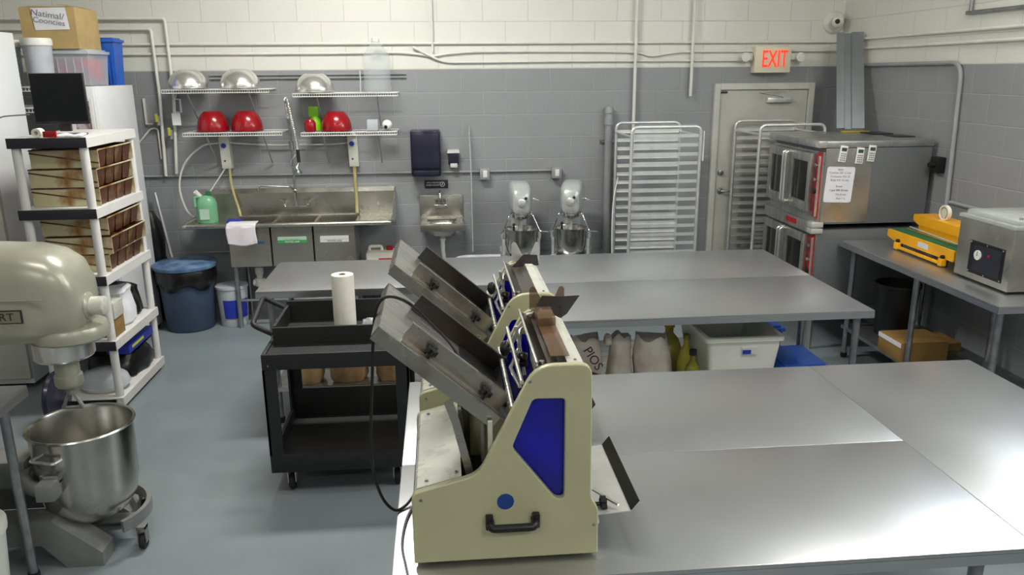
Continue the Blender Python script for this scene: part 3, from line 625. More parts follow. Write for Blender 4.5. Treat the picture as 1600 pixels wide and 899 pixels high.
bowl = thing('mixer_bowl', 'large steel bowl standing on a wheeled ring dolly under the floor mixer', 'bowl', (MX, MY, .13))
part(MB().lathe([(.001, .135), (.07, .138), (.125, .155), (.17, .19), (.20, .245), (.216, .33), (.222, .60), (.230, .603), (.234, .610), (.230, .617), (.220, .614), (.214, .60), (.208, .34), (.19, .255), (.16, .20), (.12, .165), (.07, .150), (.001, .147)], (MX, MY, 0), 56), 'shell', 'bowl', bowl)
h = part(MB().tube(corner_path([(MX-.12, MY-.180, .535), (MX-.135, MY-.225, .535), (MX-.02, MY-.262, .535), (MX-.0, MY-.212, .535)], .015), .008, 8), 'bowl_handle', 'polish', bowl)
part(MB().box(MX-.10, MX-.02, MY-.24, MY-.19, .42, .47, .008), 'lug', 'bowl', bowl)
t = thing('bowl_dolly', 'grey ring shaped bowl dolly with black casters under the mixer bowl', 'dolly', (MX, MY, 0))
pts = [(MX+math.cos(R(a))*.232, MY+math.sin(R(a))*.232, .15) for a in range(-40, 111, 10)]
mb = MB(); mb.rings([[(p[0]*1, p[1], p[2]-.03), (MX+(p[0]-MX)*1.09, MY+(p[1]-MY)*1.09, p[2]-.03), (MX+(p[0]-MX)*1.09, MY+(p[1]-MY)*1.09, p[2]+.028), (p[0], p[1], p[2]+.028)] for p in pts])
part(mb, 'ring', 'cast', t)
part(MB().box(MX-.19, MX+.19, MY-.03, MY+.03, .095, .118, .004), 'cross_bar', 'cast', t)
for a in (-22, 57, 105):
    x, y = MX+math.cos(R(a))*.268, MY+math.sin(R(a))*.268
    c = part(MB().box(x-.02, x-.016, y-.02, y+.02, .035, .118).box(x+.016, x+.02, y-.02, y+.02, .035, .118).box(x-.02, x+.02, y-.02, y+.02, .105, .119), 'caster', 'cast', t)
    part(MB().lathe([(.001, -.013), (.034, -.013), (.038, -.007), (.038, .007), (.034, .013), (.001, .013)], (x, y, .038), 22, 'X'), 'wheel', 'rubber', c)
# round dark lid leaning beside the shelf
t = alone(MB().lathe([(.001, 0), (.17, 0), (.178, .012), (.17, .03), (.02, .05), (.001, .05)], (-2.52, 4.98, .18), 36, 'X'), 'round_lid', 'navy', 'dark round lid standing on edge in front of the plastic shelving', 'lid')
# white pail under left table
t = thing('white_pail', 'white pail at the very bottom left, under the small table', 'pail', (-2.0, 3.06, 0))
part(MB().lathe([(.001, .0), (.125, .0), (.15, .36), (.158, .36), (.158, .385), (.145, .385), (.12, .02), (.001, .02)], (-2.0, 3.06, 0), 32), 'pail_body', 'white', t)
part(MB().lathe([(.160, .37), (.160, .40), (.001, .405)], (-2.0, 3.06, 0), 32), 'lid', 'white', t)
t = alone(MB().tube([(-2.62, 3.9, .01), (-2.62, 4.1, .01)], .01), 'floor_grate', 'black', 'x', 'x') if False else None

# ================================================================== PLASTIC SHELF UNIT
SX0, SX1, SY0, SY1 = -2.645, -2.175, 5.17, 5.99
t = thing('plastic_shelving', 'white plastic shelving unit with black end strips at left, full of pans', 'shelving', ((SX0+SX1)/2, (SY0+SY1)/2, 0))
ZT = [1.81, 1.365, .926, .482, .086]
for i, z in enumerate(ZT):
    sh = part(MB().box(SX0, SX1, SY0, SY1, z-.012, z, .002).box(SX1-.012, SX1, SY0, SY1, z-.062, z-.011).box(SX0, SX0+.012, SY0, SY1, z-.062, z-.011).box(SX0+.012, SX1-.012, SY1-.012, SY1, z-.062, z-.011), 'shelf', 'shelfw', t)
    if i < 4: part(MB().box(SX0, SX1, SY0-.006, SY0+.004, z-.062, z+.001, .002), 'end_strip', 'shelfb', sh, label='black end strip')
for x in (SX0+.035, SX1-.035):
    for y in (SY0+.035, SY1-.035):
        mb = MB()
        for a, b in zip(ZT[1:], ZT[:-1]): mb.cyl((x, y, a), (x, y, b-.012), .027, seg=18)
        mb.cyl((x, y, 0), (x, y, ZT[-1]-.012), .027, seg=18)
        part(mb, 'post', 'shelfw', t)

# strapped loaf pans
def pan_set():
    t = thing('loaf_pan_set', '', 'baking pans', (-2.41, 5.57, 0), 0, 'strapped loaf pans on the shelving')
    x0, x1 = -.19, .225
    f = MB().box(x0, x1, -.30, -.292, .0, .115).box(x0, x1, .292, .30, .0, .115)
    f.tube([(x0, -.30, .112), (x1, -.30, .112), (x1, .30, .112), (x0, .30, .112)], .005, 8, close=True)
    part(f, 'strap_frame', 'pan', t, world=False); part(MB().prism([(x0, .100), (x0, .092), (x1, .027), (x1, .035)], -.304, -.3005).box(x0, x1, -.3035, -.3005, .112, .118), 'diagonal_strap', 'panr', t, world=False)
    for i in range(4):
        y0 = -.285+i*.143; y1 = y0+.135; mb = MB()
        o_ = [(x0+.006, y0), (x1-.004, y0), (x1-.004, y1), (x0+.006, y1)]; s_ = [(x0+.03, y0+.015), (x1-.022, y0+.015), (x1-.022, y1-.015), (x0+.03, y1-.015)]
        mb.rings([[(*p, .112) for p in o_], [(*p, .0) for p in s_]], cap=False); mb._f([mb._v((*p, 0)) for p in s_])
        part(mb, 'loaf_pan', 'panr', t, world=False, smooth=False, solid=.002)
    return t
p0 = pan_set(); first = True
def place_pan(z, dx, dy, rz, lb):
    global first
    if first: o = p0; first = False
    else: o = dup(p0)
    o.location = (-2.41+dx, 5.60+dy, z); o.rotation_euler = (0, 0, rz); o['label'] = lb
for j, (tier, z0) in enumerate((('second shelf from the top', 1.367), ('middle shelf', .928))):
    for k_, nm in enumerate(('bottom', 'middle', 'top')):
        place_pan(z0+k_*.121, random.uniform(-.006, .006)+(.035 if (j == 1 and k_ == 1) else 0), random.uniform(-.01, .02), R(random.uniform(-1, 1)), 'rusty strapped loaf pans on the %s, %s of the stack' % (tier, nm))
# cartons, tray, wraps on lower tiers
def carton(x0, x1, y0, y1, z0, z1, m, label, name='cardboard_box', flap=True):
    t = thing(name, label, 'box', ((x0+x1)/2, (y0+y1)/2, z0)); part(MB().box(x0, x1, y0, y1, z0, z1, .003), 'carton', m, t)
    if flap: part(MB().box(x0+.005, x1-.005, (y0+y1)/2-.02, (y0+y1)/2+.02, z1, z1+.001), 'tape', 'card2', t)
    return t
carton(-2.56, -2.20, 5.26, 5.42, .483, .61, 'card2', 'brown carton under the cream carton on the fourth shelf')
carton(-2.55, -2.19, 5.25, 5.41, .612, .72, 'creamw', 'cream open carton on top of the brown carton', flap=False)
crumple((-2.33, 5.62, .483), .12, .12, .26, 'paper', 'paper_bundle', 'crumpled white paper bags on the fourth shelf', 'paper bag', seed=9, neck=.9)
crumple((-2.38, 5.85, .483), .14, .09, .22, 'bag', 'black_bundle', 'dark crumpled bag at the back of the fourth shelf', 'bag', seed=12, neck=.8)
t = thing('produce_container', 'clear oval tray wrapped in plastic on the lowest shelf', 'container', (-2.36, 5.36, .087))
part(MB().lathe([(.001, .088), (.13, .088), (.17, .13), (.165, .13), (.12, .095), (.001, .094)], (-2.36, 5.36, 0), 36, sc=(1, .85)), 'tray', 'white', t)
part(MB().lathe([(.168, .13), (.15, .18), (.10, .22), (.001, .235)], (-2.36, 5.36, 0), 36, sc=(1, .85)), 'dome', 'haze', t)
crumple((-2.36, 5.36, .10), .10, .08, .09, 'lav', 'contents', '', '', seed=2, parent=t)
t = thing('foil_box', 'blue long wrap box with yellow band above the lowest shelf', 'box', (-2.30, 5.76, .30))
part(MB().box(-2.36, -2.205, 5.44, 5.91, .30, .36, .003), 'box', 'bluel', t); part(MB().box(-2.362, -2.203, 5.50, 5.72, .325, .345), 'band', mat('band_yellow', (200, 200, 60), .5), t)
crumple((-2.40, 5.73, .087), .19, .22, .205, 'bag', 'black_bundle', 'dark folded plastic bundle under the blue wrap box', 'bag', seed=22, neck=.95)
# monitor on top
t = thing('monitor', 'black flat computer monitor on top of the plastic shelving', 'monitor', (-2.36, 5.36, 1.81))
part(MB().box(-2.515, -2.195, 5.30, 5.325, 1.885, 2.195, .004), 'bezel', 'bezel', t)
part(MB().box(-2.508, -2.202, 5.297, 5.30, 1.905, 2.188), 'display', 'screen', t)
part(MB().box(-2.39, -2.32, 5.325, 5.35, 1.84, 2.05, .004).box(-2.44, -2.27, 5.29, 5.45, 1.811, 1.823, .004), 'stand', 'bezel', t)
alone(MB().grid(lambda u, v: (-2.40+u*.19, 5.20+v*.08, 1.819+.010*abs(math.sin(u*5))*v+.002*math.sin(u*14+v*3)), 12, 6), 'paper_stack', 'paper', 'loose white papers in front of the monitor', 'papers', solid=.008)
t = thing('tape_roll', 'pale roll with a hole, lying in front of the monitor', 'roll', (-2.47, 5.20, 1.812))
part(MB().lathe([(.012, -.03), (.028, -.03), (.028, .03), (.012, .03), (.012, -.03)], (-2.47, 5.215, 1.84), 24, 'Y'), 'roll', 'wpaper', t)
alone(MB().box(-2.43, -2.35, 5.18, 5.195, 1.812, 1.85, .004), 'red_pack', 'redl', 'small red pack leaning below the monitor', 'pack')

# ================================================================== BACK LEFT: refrigerator, rack, cabinet, totes
t = thing('refrigerator', 'tall white refrigerator at the far left behind the shelving', 'refrigerator', (-3.1, 5.9, 0))
part(MB().box(-3.65, -2.95, 5.60, 6.10, .05, 2.47, .008), 'body', 'fridge', t)
part(MB().box(-3.65, -2.94, 5.56, 5.598, 1.70, 2.465, .006), 'upper_door', 'fridge', t); part(MB().box(-3.65, -2.95, 5.56, 5.598, .10, 1.68, .006), 'lower_door', 'doorp', t)
part(MB().box(-2.97, -2.93, 5.56, 5.62, 2.30, 2.36, .004), 'hinge', 'galv', t)
alone(MB().tube(bez([(-2.95, 5.53, 1.93), (-2.85, 5.50, 1.915), (-2.78, 5.48, 1.93), (-2.62, 5.45, 1.94)]), .004), 'power_cable', 'inkg', 'thin grey cable running from the refrigerator to the monitor', 'cable')
def wire_deck(x0, x1, y0, y1, z, lip=.028, step=.024, r=.0022):
    mb = MB(); mb.tube([(x0, y0, z), (x1, y0, z)], .004, 6).tube([(x0, y1, z), (x1, y1, z)], .004, 6).tube([(x0, y0, z-lip), (x1, y0, z-lip)], .004, 6).tube([(x0, (y0+y1)/2, z-.004), (x1, (y0+y1)/2, z-.004)], .003, 6)
    n = int((x1-x0)/step)
    for i in range(n+1):
        x = x0+(x1-x0)*i/n; mb.tube([(x, y1, z), (x, y0, z), (x, y0, z-lip)], r, 4)
    return mb
t = thing('wire_rack', 'white wire rack behind the monitor holding tubs and totes', 'shelving', (-3.0, 6.55, 0))
for z in (2.10, 1.95, 1.62, 1.2, .7, .15): part(wire_deck(-3.6, -2.76, 6.2, 6.95, z), 'wire_shelf', 'white', t)
for x in (-3.59, -2.77):
    for y in (6.205, 6.945): part(MB().cyl((x, y, 0), (x, y, 2.14), .012, seg=12), 'post', 'white', t)
def tub(x, y, r, z, h, m, lb):
    t = thing('plastic_tub', lb, 'tub', (x, y, z))
    part(MB().lathe([(.001, .002), (r*.86, .002), (r*.97, h*.85), (r*.95, h*.85), (.001, .012)], (x, y, z), 32), 'tub_body', 'haze', t)
    part(MB().lathe([(r*.97, h*.84), (r*1.04, h*.85), (r*1.05, h*.95), (r*.98, h), (.001, h)], (x, y, z), 32), 'lid', 'white', t)
    part(MB().lathe([(.001, .014), (r*.8, .014), (r*.86, h*.5), (.001, h*.6)], (x, y, z), 24), 'contents', m, t)
tub(-2.915, 6.34, .10, 2.104, .34, 'lav', 'white lidded tub with purple contents at the top left, right of two')
tub(-3.16, 6.38, .105, 2.104, .33, 'labelw', 'white lidded tub at the top left, left of two')
def tote(x0, x1, y0, y1, z0, z1, body, lid, label, contents=None, writing=None):
    t = thing('storage_tote', label, 'storage bin', ((x0+x1)/2, (y0+y1)/2, z0))
    tp = .018; mb = MB(); mb.rings([[(x0+tp, y0+tp, z0), (x1-tp, y0+tp, z0), (x1-tp, y1-tp, z0), (x0+tp, y1-tp, z0)], [(x0, y0, z1-.02), (x1, y0, z1-.02), (x1, y1, z1-.02), (x0, y1, z1-.02)]], cap=False)
    mb._f([mb._v(p) for p in ((x0+tp, y0+tp, z0), (x1-tp, y0+tp, z0), (x1-tp, y1-tp, z0), (x0+tp, y1-tp, z0))])
    n = 5
    for i in range(n):
        x = x0+tp+(x1-x0-2*tp)*(i+.5)/n; mb.box(x-.004, x+.004, y0+.003, y0+.012, z0+.01, z1-.05)
    part(mb, 'tote_body', body, t, smooth=False)
    part(MB().box(x0-.012, x1+.012, y0-.012, y1+.012, z1-.035, z1-.012, .004).box(x0+.01, x1-.01, y0+.01, y1-.01, z1-.0125, z1, .004), 'lid', lid, t)
    if contents: part(MB().box(x0+.03, x1-.03, y0+.03, y1-.03, z0+.01, z1-.07, .015), 'contents', contents, t)
    return t
tote(-2.95, -2.62, 6.46, 6.85, 2.104, 2.37, 'clear2', 'haze', 'clear storage tote full of pink cloth under the open cardboard box', 'pink')
t = thing('cardboard_box', 'cardboard box with handwritten paper sign, on top of the pink-filled tote', 'box', (-2.85, 6.65, 2.372))
x0, x1, y0, y1, z0, z1 = -3.055, -2.665, 6.45, 6.86, 2.372, 2.665
part(MB().box(x0, x1, y0, y0+.006, z0, z1).box(x0, x1, y1-.006, y1, z0, z1).box(x0, x0+.006, y0+.006, y1-.006, z0, z1).box(x1-.006, x1, y0+.006, y1-.006, z0, z1).box(x0+.006, x1-.006, y0+.006, y1-.006, z0, z0+.006), 'carton', 'card', t)
part(MB().quad((x0+.01, y0+.006, z1), (x1-.01, y0+.006, z1), (x1-.01, y0+.16, z1+.012), (x0+.01, y0+.16, z1+.018), .004).quad((x1-.008, y0+.01, z1), (x1-.008, y1-.01, z1), (x1-.12, y1-.01, z1+.03), (x1-.12, y0+.01, z1+.02), .004), 'flap', 'card', t)
sg = part(MB().quad((x0+.085, y0-.003, z1-.005), (x1-.06, y0-.003, z1-.001), (x1-.045, y0-.003, z1-.155), (x0+.10, y0-.003, z1-.16), -.001), 'paper_sign', 'paper', t)
text('Natimal/', .062, 'inkg', sg, facing(x0+.20, y0-.005, z1-.052, roll=-9), sx=1.1); text('Cooncies', .054, 'inkg', sg, facing(x0+.205, y0-.005, z1-.10, roll=-8), sx=1.1)
tote(-2.76, -2.58, 6.885, 7.08, 2.102, 2.47, 'bluebin', 'bluebin', 'tall blue lidded tote on the white cabinet at upper left')
t = thing('storage_cabinet', 'white cabinet beside the wall, blue tote on its top', 'cabinet', (-2.4, 6.65, 0))
part(MB().box(-2.75, -2.535, 6.30, 7.06, .04, 2.10, .006), 'cabinet_body', 'fridge', t); part(MB().box(-2.75, -2.537, 6.27, 6.298, .08, 2.095, .006), 'cabinet_door', 'fridge', t)
part(MB().box(-2.74, -2.54, 6.34, 7.0, 0, .04), 'plinth', 'black', t)
t = thing('framed_board', 'white framed board standing between the monitor and the white cabinet', 'board', (-2.53, 6.18, 0))
part(MB().box(-2.525, -2.505, 6.14, 6.155, .9, 2.02).box(-2.66, -2.64, 6.14, 6.155, .9, 2.02).box(-2.64, -2.525, 6.14, 6.155, 2.0, 2.02).box(-2.64, -2.525, 6.14, 6.155, .9, .92), 'frame', 'white', t); part(MB().box(-2.64, -2.525, 6.147, 6.153, .92, 2.0), 'board', mat('board_print', (120, 60, 80), .5, rgb2=(210, 205, 210), vscale=14), t)
part(MB().box(-2.66, -2.505, 6.13, 6.165, 0, .9), 'stand', 'greyp', t)
alone(MB().box(-2.99, -2.86, 6.24, 6.36, 1.954, 2.03, .005), 'snack_pack', 'orange', 'orange pack on the wire rack left of the monitor', 'pack').location.z -= .09-.0
bpy.data.objects['snack_pack'].location.z = -.33
for x, lb in ((-2.97, 'cream jar on the wire rack, left of two'), (-2.87, 'cream jar on the wire rack, right of two')):
    t = thing('jar', lb, 'jar', (x, 6.32, 1.21)); part(MB().lathe([(.001, 1.205), (.04, 1.205), (.04, 1.30), (.03, 1.32)], (x, 6.32, 0), 20), 'jar_body', 'wpaper', t); part(MB().lathe([(.034, 1.315), (.034, 1.335), (.001, 1.337)], (x, 6.32, 0), 20), 'lid', 'galv', t)

# ================================================================== TRASH CAN, BROOM, BUCKET
t = thing('trash_can', 'blue-grey round trash can with lid and black liner beside the sink', 'trash can', (-2.265, 7.0, 0))
part(MB().lathe([(.001, .005), (.195, .005), (.205, .02), (.235, .53), (.225, .53), (.19, .02), (.001, .015)], (-2.265, 7.0, 0), 40, cap=False), 'can', 'bluecan', t)
mb = MB(); rr = []
for z, r in ((.40, .248), (.46, .252), (.54, .250), (.56, .240)):
    rr.append([(-2.265+math.cos(2*math.pi*i/48)*(r+.006*math.sin(i*2.3+z*20)), 7.0+math.sin(2*math.pi*i/48)*(r+.006*math.sin(i*2.3+z*20)), z+(.03*math.sin(i*.7) if z == .40 else 0)) for i in range(48)])
part(mb.rings(rr, cap=False), 'bin_liner', 'bag', t, solid=.003)
part(MB().lathe([(.262, .555), (.268, .565), (.268, .585), (.255, .595), (.12, .61), (.001, .612)], (-2.265, 7.0, 0), 40, cap=True), 'lid', 'bluelid', t)
t = thing('white_bucket', 'white bucket with blue label under the sink beside the trash can', 'bucket', (-1.90, 7.05, 0))
part(MB().lathe([(.001, .002), (.115, .002), (.135, .34), (.142, .345), (.142, .365), (.12, .37), (.001, .372)], (-1.90, 7.05, 0), 32), 'bucket_body', 'haze', t)
part(MB().rings([[(-1.90+math.cos(R(a))*(.1215+.055*(z-.08)/1), 7.05+math.sin(R(a))*(.1215+.055*(z-.08)), z) for z in (.08, .25)] + [(-1.90+math.cos(R(a))*(.1245+.055*(z-.08)), 7.05+math.sin(R(a))*(.1245+.055*(z-.08)), z) for z in (.25, .08)] for a in range(-115, -10, 8)]), 'label', 'bluel', t)
t = thing('mop_bundle', 'dark plastic bundle leaning at the wall left of the trash can', 'bundle', (-2.64, 7.2, 0))
mb = MB(); rr = []
for i, (z, x, w) in enumerate(((.02, -2.56, .10), (.25, -2.58, .12), (.45, -2.60, .13), (.60, -2.62, .11), (.75, -2.635, .13), (.9, -2.65, .12), (1.0, -2.66, .08))):
    rr.append([(x+math.cos(2*math.pi*k_/14)*w*(1+.12*math.sin(k_*3+i)), 7.27+math.sin(2*math.pi*k_/14)*.08, z) for k_ in range(14)])
part(mb.rings(rr), 'bundle', 'bag', t); part(MB().cyl((-2.44, 7.30, .35), (-2.57, 7.36, 1.16), .013), 'handle', 'alu', t, label='metal handle')
part(MB().cyl((-2.63, 7.30, .95), (-2.65, 7.36, 1.2), .012), 'grip', 'galv', t)

# ================================================================== THREE-COMPARTMENT SINK
t = thing('compartment_sink', 'stainless three compartment sink with drainboards along the back wall', 'sink', (-1.32, 7.1, 0))
sx0, sx1, sy0, sy1, sz = -2.20, -.44, 6.85, 7.39, .935
T = [(-1.835, -1.49), (-1.475, -1.13), (-1.115, -.77)]
mb = MB()
mb.box(sx0, T[0][0]-.0, sy0+.02, sy1, sz-.022, sz-.012).box(T[2][1], sx1, sy0+.02, sy1, sz-.022, sz-.012)
mb.box(T[0][0], T[2][1], sy0+.02, sy0+.06, sz-.022, sz-.012).box(T[0][0], T[2][1], sy1-.06, sy1, sz-.022, sz-.012)
mb.box(T[0][1], T[1][0], sy0+.06, sy1-.06, sz-.022, sz-.012).box(T[1][1], T[2][0], sy0+.06, sy1-.06, sz-.022, sz-.012)
part(mb, 'drainboard', 'sink', t)
part(MB().tube(corner_path([(sx0, sy1, sz-.005), (sx0, sy0, sz-.005), (sx1, sy0, sz-.005), (sx1, sy1-.05, sz-.005)], .04), .02, 12), 'rolled_rim', 'sink', t)
part(MB().strip([(sy1-.004, sz-.02), (sy1, 1.13), (sy1+.03, 1.165), (sy1+.055, 1.165)], .004, sx0, sx1, 'X'), 'backsplash', 'sink', t)
part(MB().prism([(sy0-.015, sz-.01), (sy0-.02, sz+.02), (sy0+.10, sz+.08), (sy1-.12, sz+.20), (sy1-.03, 1.165), (sy1+.02, 1.165), (sy1-.006, sz-.02)], sx1+.003, sx1+.012, 'X'), 'end_splash', 'sink', t)
labs = ((0, 'bluel2', 'inkw', 'bluel2'), (1, 'green', 'inkw', 'labelp'), (2, 'labelw', 'ink', 'labelw'))
for (a, b), (i, lm, tm, um) in zip(T, labs):
    mb = MB()
    for q in ((a, a+.004, sy0+.02, sy1-.06), (b-.004, b, sy0+.02, sy1-.06), (a+.004, b-.004, sy0+.02, sy0+.024), (a+.004, b-.004, sy1-.064, sy1-.06)): mb.box(*q, .565, sz-.022)
    mb.box(a+.004, b-.004, sy0+.024, sy1-.064, .565, .57)
    tb = part(mb, 'tub', 'sink', t)
    lx0, lx1 = a+.05, b-.05
    lb = part(MB().box(lx0, lx1, sy0+.018, sy0+.0195, .765, .79), 'label', lm, tb)
    if i: part(MB().box(lx0, lx1, sy0+.018, sy0+.0195, .792, .822), 'label_top', um, tb)
    text('WATER LINE', .022, tm, tb, facing((lx0+lx1)/2, sy0+.017, .777), depth=.0004)
    if i == 1: text('▲▲▲▲▲▲▲▲▲▲' if False else '^ ^ ^ ^ ^ ^ ^', .028, 'green', tb, facing((lx0+lx1)/2, sy0+.017, .795), depth=.0004)
for x in (-2.12, -1.815, -.79, -.52):
    for y in (sy0+.07, sy1-.05):
        if x in (-1.815, -.79): zz = .565
        else: zz = sz-.022
        if x in (-2.12, -.52): continue
        part(MB().cyl((x, y, .0), (x, y, zz), .021, seg=14), 'leg', 'galv', t)
part(MB().tube(corner_path([(-2.15, sy1-.04, .6), (-1.95, sy1-.04, .6), (-1.84, sy1-.04, .6)], .02), .008).tube([(-1.815, sy0+.07, .25), (-.79, sy0+.07, .25)], .012), 'cross_brace', 'galv', t)
dr = MB()
for a, b in T:
    x = (a+b)/2; dr.cyl((x, 7.12, .38), (x, 7.12, .565), .028); dr.cyl((x, 7.12, .44), (x, 7.12, .50), .038)
dr.tube([(-1.72, 7.12, .36), (-.94, 7.12, .34)], .03, 12); dr.cyl((-1.66, 7.12, .33), (-1.66, 7.12, .40), .045)
part(dr, 'drain_pipes', 'white', t)
fa = MB(); fy = 7.31
fa.tube(corner_path([(-1.43, fy+.075, 1.04), (-1.43, fy, 1.04), (-1.43, fy, 1.01), (-1.22, fy, 1.01), (-1.22, fy, 1.04), (-1.22, fy+.075, 1.04)], .015), .013, 10)
fa.cyl((-1.325, fy, 1.0), (-1.325, fy, 1.17), .014).ball((-1.325, fy, 1.16), .022)
fo = part(fa, 'faucet', 'chrome', t)
for x in (-1.43, -1.22): part(MB().cyl((x, fy, 1.04), (x, fy, 1.075), .012).tube([(x-.03, fy-.01, 1.08), (x+.03, fy-.01, 1.085)], .007), 'tap_handle', 'chrome', fo)
part(MB().tube(corner_path([(-1.325, fy, 1.165), (-1.36, 7.26, 1.20), (-1.58, 7.12, 1.235), (-1.595, 7.11, 1.235), (-1.60, 7.11, 1.19)], .015), .009, 10), 'swing_spout', 'chrome', fo)
ps = thing('pre_rinse_sprayer', 'spring hose pre-rinse sprayer hanging above the three compartment sink', 'sprayer', (-1.325, 7.31, 1.17))
part(MB().tube([(-1.325, 7.31, 1.18), (-1.325, 7.32, 1.55), (-1.335, 7.31, 1.80)], .009, 10).cyl((-1.325, 7.32, 1.52), (-1.33, 7.32, 1.60), .02).tube([(-1.33, 7.32, 1.57), (-1.33, 7.44, 1.57)], .007), 'riser', 'galv', ps)
hose = bez([(-1.335, 7.31, 1.80), (-1.345, 7.30, 1.92), (-1.335, 7.27, 1.965), (-1.315, 7.24, 1.95), (-1.285, 7.19, 1.80), (-1.255, 7.15, 1.64), (-1.245, 7.14, 1.54)], 26)
part(MB().tube(hose, [.0125+.0035*math.sin(i*2.1) for i in range(len(hose))], 10), 'spring_hose', 'polish', ps)
sp = part(MB().tube([(-1.245, 7.14, 1.54), (-1.24, 7.135, 1.43)], .015), 'spray_grip', 'black', ps)
part(MB().tube([(-1.24, 7.135, 1.43), (-1.262, 7.12, 1.385), (-1.25, 7.10, 1.36)], .012).lathe([(.001, 1.33), (.034, 1.335), (.034, 1.35), (.014, 1.375)], (-1.245, 7.09, 0), 20), 'spray_head', 'galv', sp)
part(MB().tube([(-1.265, 7.15, 1.50), (-1.30, 7.12, 1.45), (-1.31, 7.12, 1.40), (-1.28, 7.12, 1.385)], .007), 'spray_lever', 'galv', sp)
# things on the sink
t = thing('detergent_jug', 'translucent green detergent jug on the left drainboard', 'jug', (-2.06, 7.1, sz))
part(MB().lathe([(.001, .924), (.082, .924), (.088, .94), (.088, 1.09), (.075, 1.13), (.04, 1.16), (.026, 1.165)], (-2.055, 7.1, 0), 32, sc=(1, .75)), 'jug_body', 'greenjug', t)
part(MB().tube(corner_path([(-2.10, 7.08, 1.155), (-2.145, 7.07, 1.15), (-2.14, 7.06, 1.07)], .02), .013), 'handle', 'greenjug', t)
part(MB().cyl((-2.03, 7.1, 1.16), (-2.03, 7.1, 1.195), .022), 'cap', mat('cap_green', (30, 110, 70), .4), t); part(MB().cyl((-2.10, 7.1, 1.15), (-2.13, 7.07, 1.20), .02), 'spout', 'white', t)
part(MB().box(-2.10, -2.02, 7.028, 7.034, .96, 1.05), 'label', 'labelp', t)
alone(MB().box(-1.86, -1.74, 6.94, 7.02, .926, .965, .01), 'sponge_block', 'bluel', 'blue scrub pad beside the towel on the sink', 'sponge')
def tw(u, v):
    x = -1.835+u*.245; s_ = v*.36
    if s_ < .10: y = 6.95-s_; z = .951
    elif s_ < .16: a = (s_-.10)/.06*math.pi/2; y = 6.85-math.sin(a)*.028; z = .925+math.cos(a)*.028
    else: y = 6.818-.005*math.sin(u*9+v*3); z = .925-(s_-.16)*(.72+.10*math.sin(u*3.1))
    return (x+.004*math.sin(v*8), y, z)
alone(MB().grid(tw, 20, 30), 'dish_towel', 'towel', 'white towel hanging over the front rim of the sink', 'towel', solid=.004)
# chemical dispensers on wall
def dispenser(x, label, tubes):
    t = thing('soap_dispenser', label, 'dispenser', (x, 7.4, 1.36))
    part(MB().prism([(x-.045, 1.64), (x+.04, 1.64), (x+.045, 1.60), (x+.048, 1.36), (x-.035, 1.36), (x-.042, 1.60)], 7.37, 7.449), 'housing', 'tube', t)
    part(MB().prism([(x-.02, 1.64), (x+.0, 1.666), (x+.03, 1.666), (x+.04, 1.64)], 7.34, 7.42), 'hopper', 'white', t)
    part(MB().cyl((x-.005, 7.368, 1.565), (x-.005, 7.362, 1.565), .022).cyl((x-.005, 7.368, 1.43), (x-.005, 7.364, 1.43), .008), 'dial', 'bluel', t)
    for pts, r, m in tubes: part(MB().tube(bez(pts), r, 8), 'hose', m, t)
    return t
dispenser(-1.925, 'wall soap dispenser with blue dial, left one above the sink', [
    ([(-1.96, 7.40, 1.59), (-2.12, 7.38, 1.56), (-2.27, 7.34, 1.42), (-2.33, 7.30, 1.22), (-2.28, 7.25, 1.02), (-2.20, 7.2, .95)], .009, 'tube'),
    ([(-1.89, 7.40, 1.59), (-1.75, 7.40, 1.575), (-1.5, 7.40, 1.56), (-1.34, 7.40, 1.56)], .007, 'tube'),
    ([(-1.90, 7.38, 1.36), (-1.89, 7.36, 1.20), (-1.84, 7.32, 1.0), (-1.82, 7.28, .935)], .012, 'tubey'),
    ([(-1.94, 7.38, 1.36), (-2.02, 7.34, 1.24), (-2.10, 7.28, 1.12), (-2.14, 7.2, 1.02)], .006, 'tube')])
dispenser(-.795, 'wall soap dispenser with blue dial, right one above the sink', [([(-.79, 7.38, 1.36), (-.79, 7.37, 1.2), (-.785, 7.36, 1.05), (-.785, 7.33, .935)], .016, 'tubey'),
    ([(-.83, 7.40, 1.57), (-1.0, 7.40, 1.56), (-1.27, 7.40, 1.56)], .006, 'tube')])
# valves with tags at far left of wall
for x, z, lb in ((-2.47, 1.80, 'water valve with yellow handle on the outer left pipe'), (-2.375, 1.68, 'water valve with yellow handle on the inner left pipe')):
    t = thing('water_valve', lb, 'valve', (x, 7.38, z)); part(MB().cyl((x, 7.375, z-.05), (x, 7.375, z+.03), .018, seg=12).cyl((x, 7.36, z-.01), (x, 7.34, z-.01), .012, seg=10), 'valve_body', 'greyp', t)
    part(MB().box(x-.010, x+.014, 7.330, 7.342, z-.02, z+.05, .004), 'valve_handle', mat('valve_yellow', (190, 190, 50), .5), t)
alone(MB().tube([(-2.325, 7.395, 1.97), (-2.27, 7.395, 1.97), (-2.27, 7.395, 1.86), (-2.32, 7.395, 1.86)], .010), 'pipe_bracket', 'whitep', 'small white pipe offset beside the left shelf', 'bracket')
t = thing('paper_tag', 'white paper tag hanging under the upper left wire shelf', 'tag', (-2.30, 7.33, 1.75)); part(MB().box(-2.335, -2.262, 7.33, 7.333, 1.75, 1.855), 'tag', 'paper', t); part(MB().tube([(-2.30, 7.332, 1.855), (-2.30, 7.34, 1.96), (-2.28, 7.36, 2.02)], .003), 'string', 'white', t)
alone(MB().box(-2.60, -2.585, 7.43, 7.449, 1.75, 1.98).tube([(-2.59, 7.42, 1.76), (-2.53, 7.42, 1.76)], .006), 'wall_bracket', 'whitep', 'white bracket on the wall left of the pipes', 'bracket')

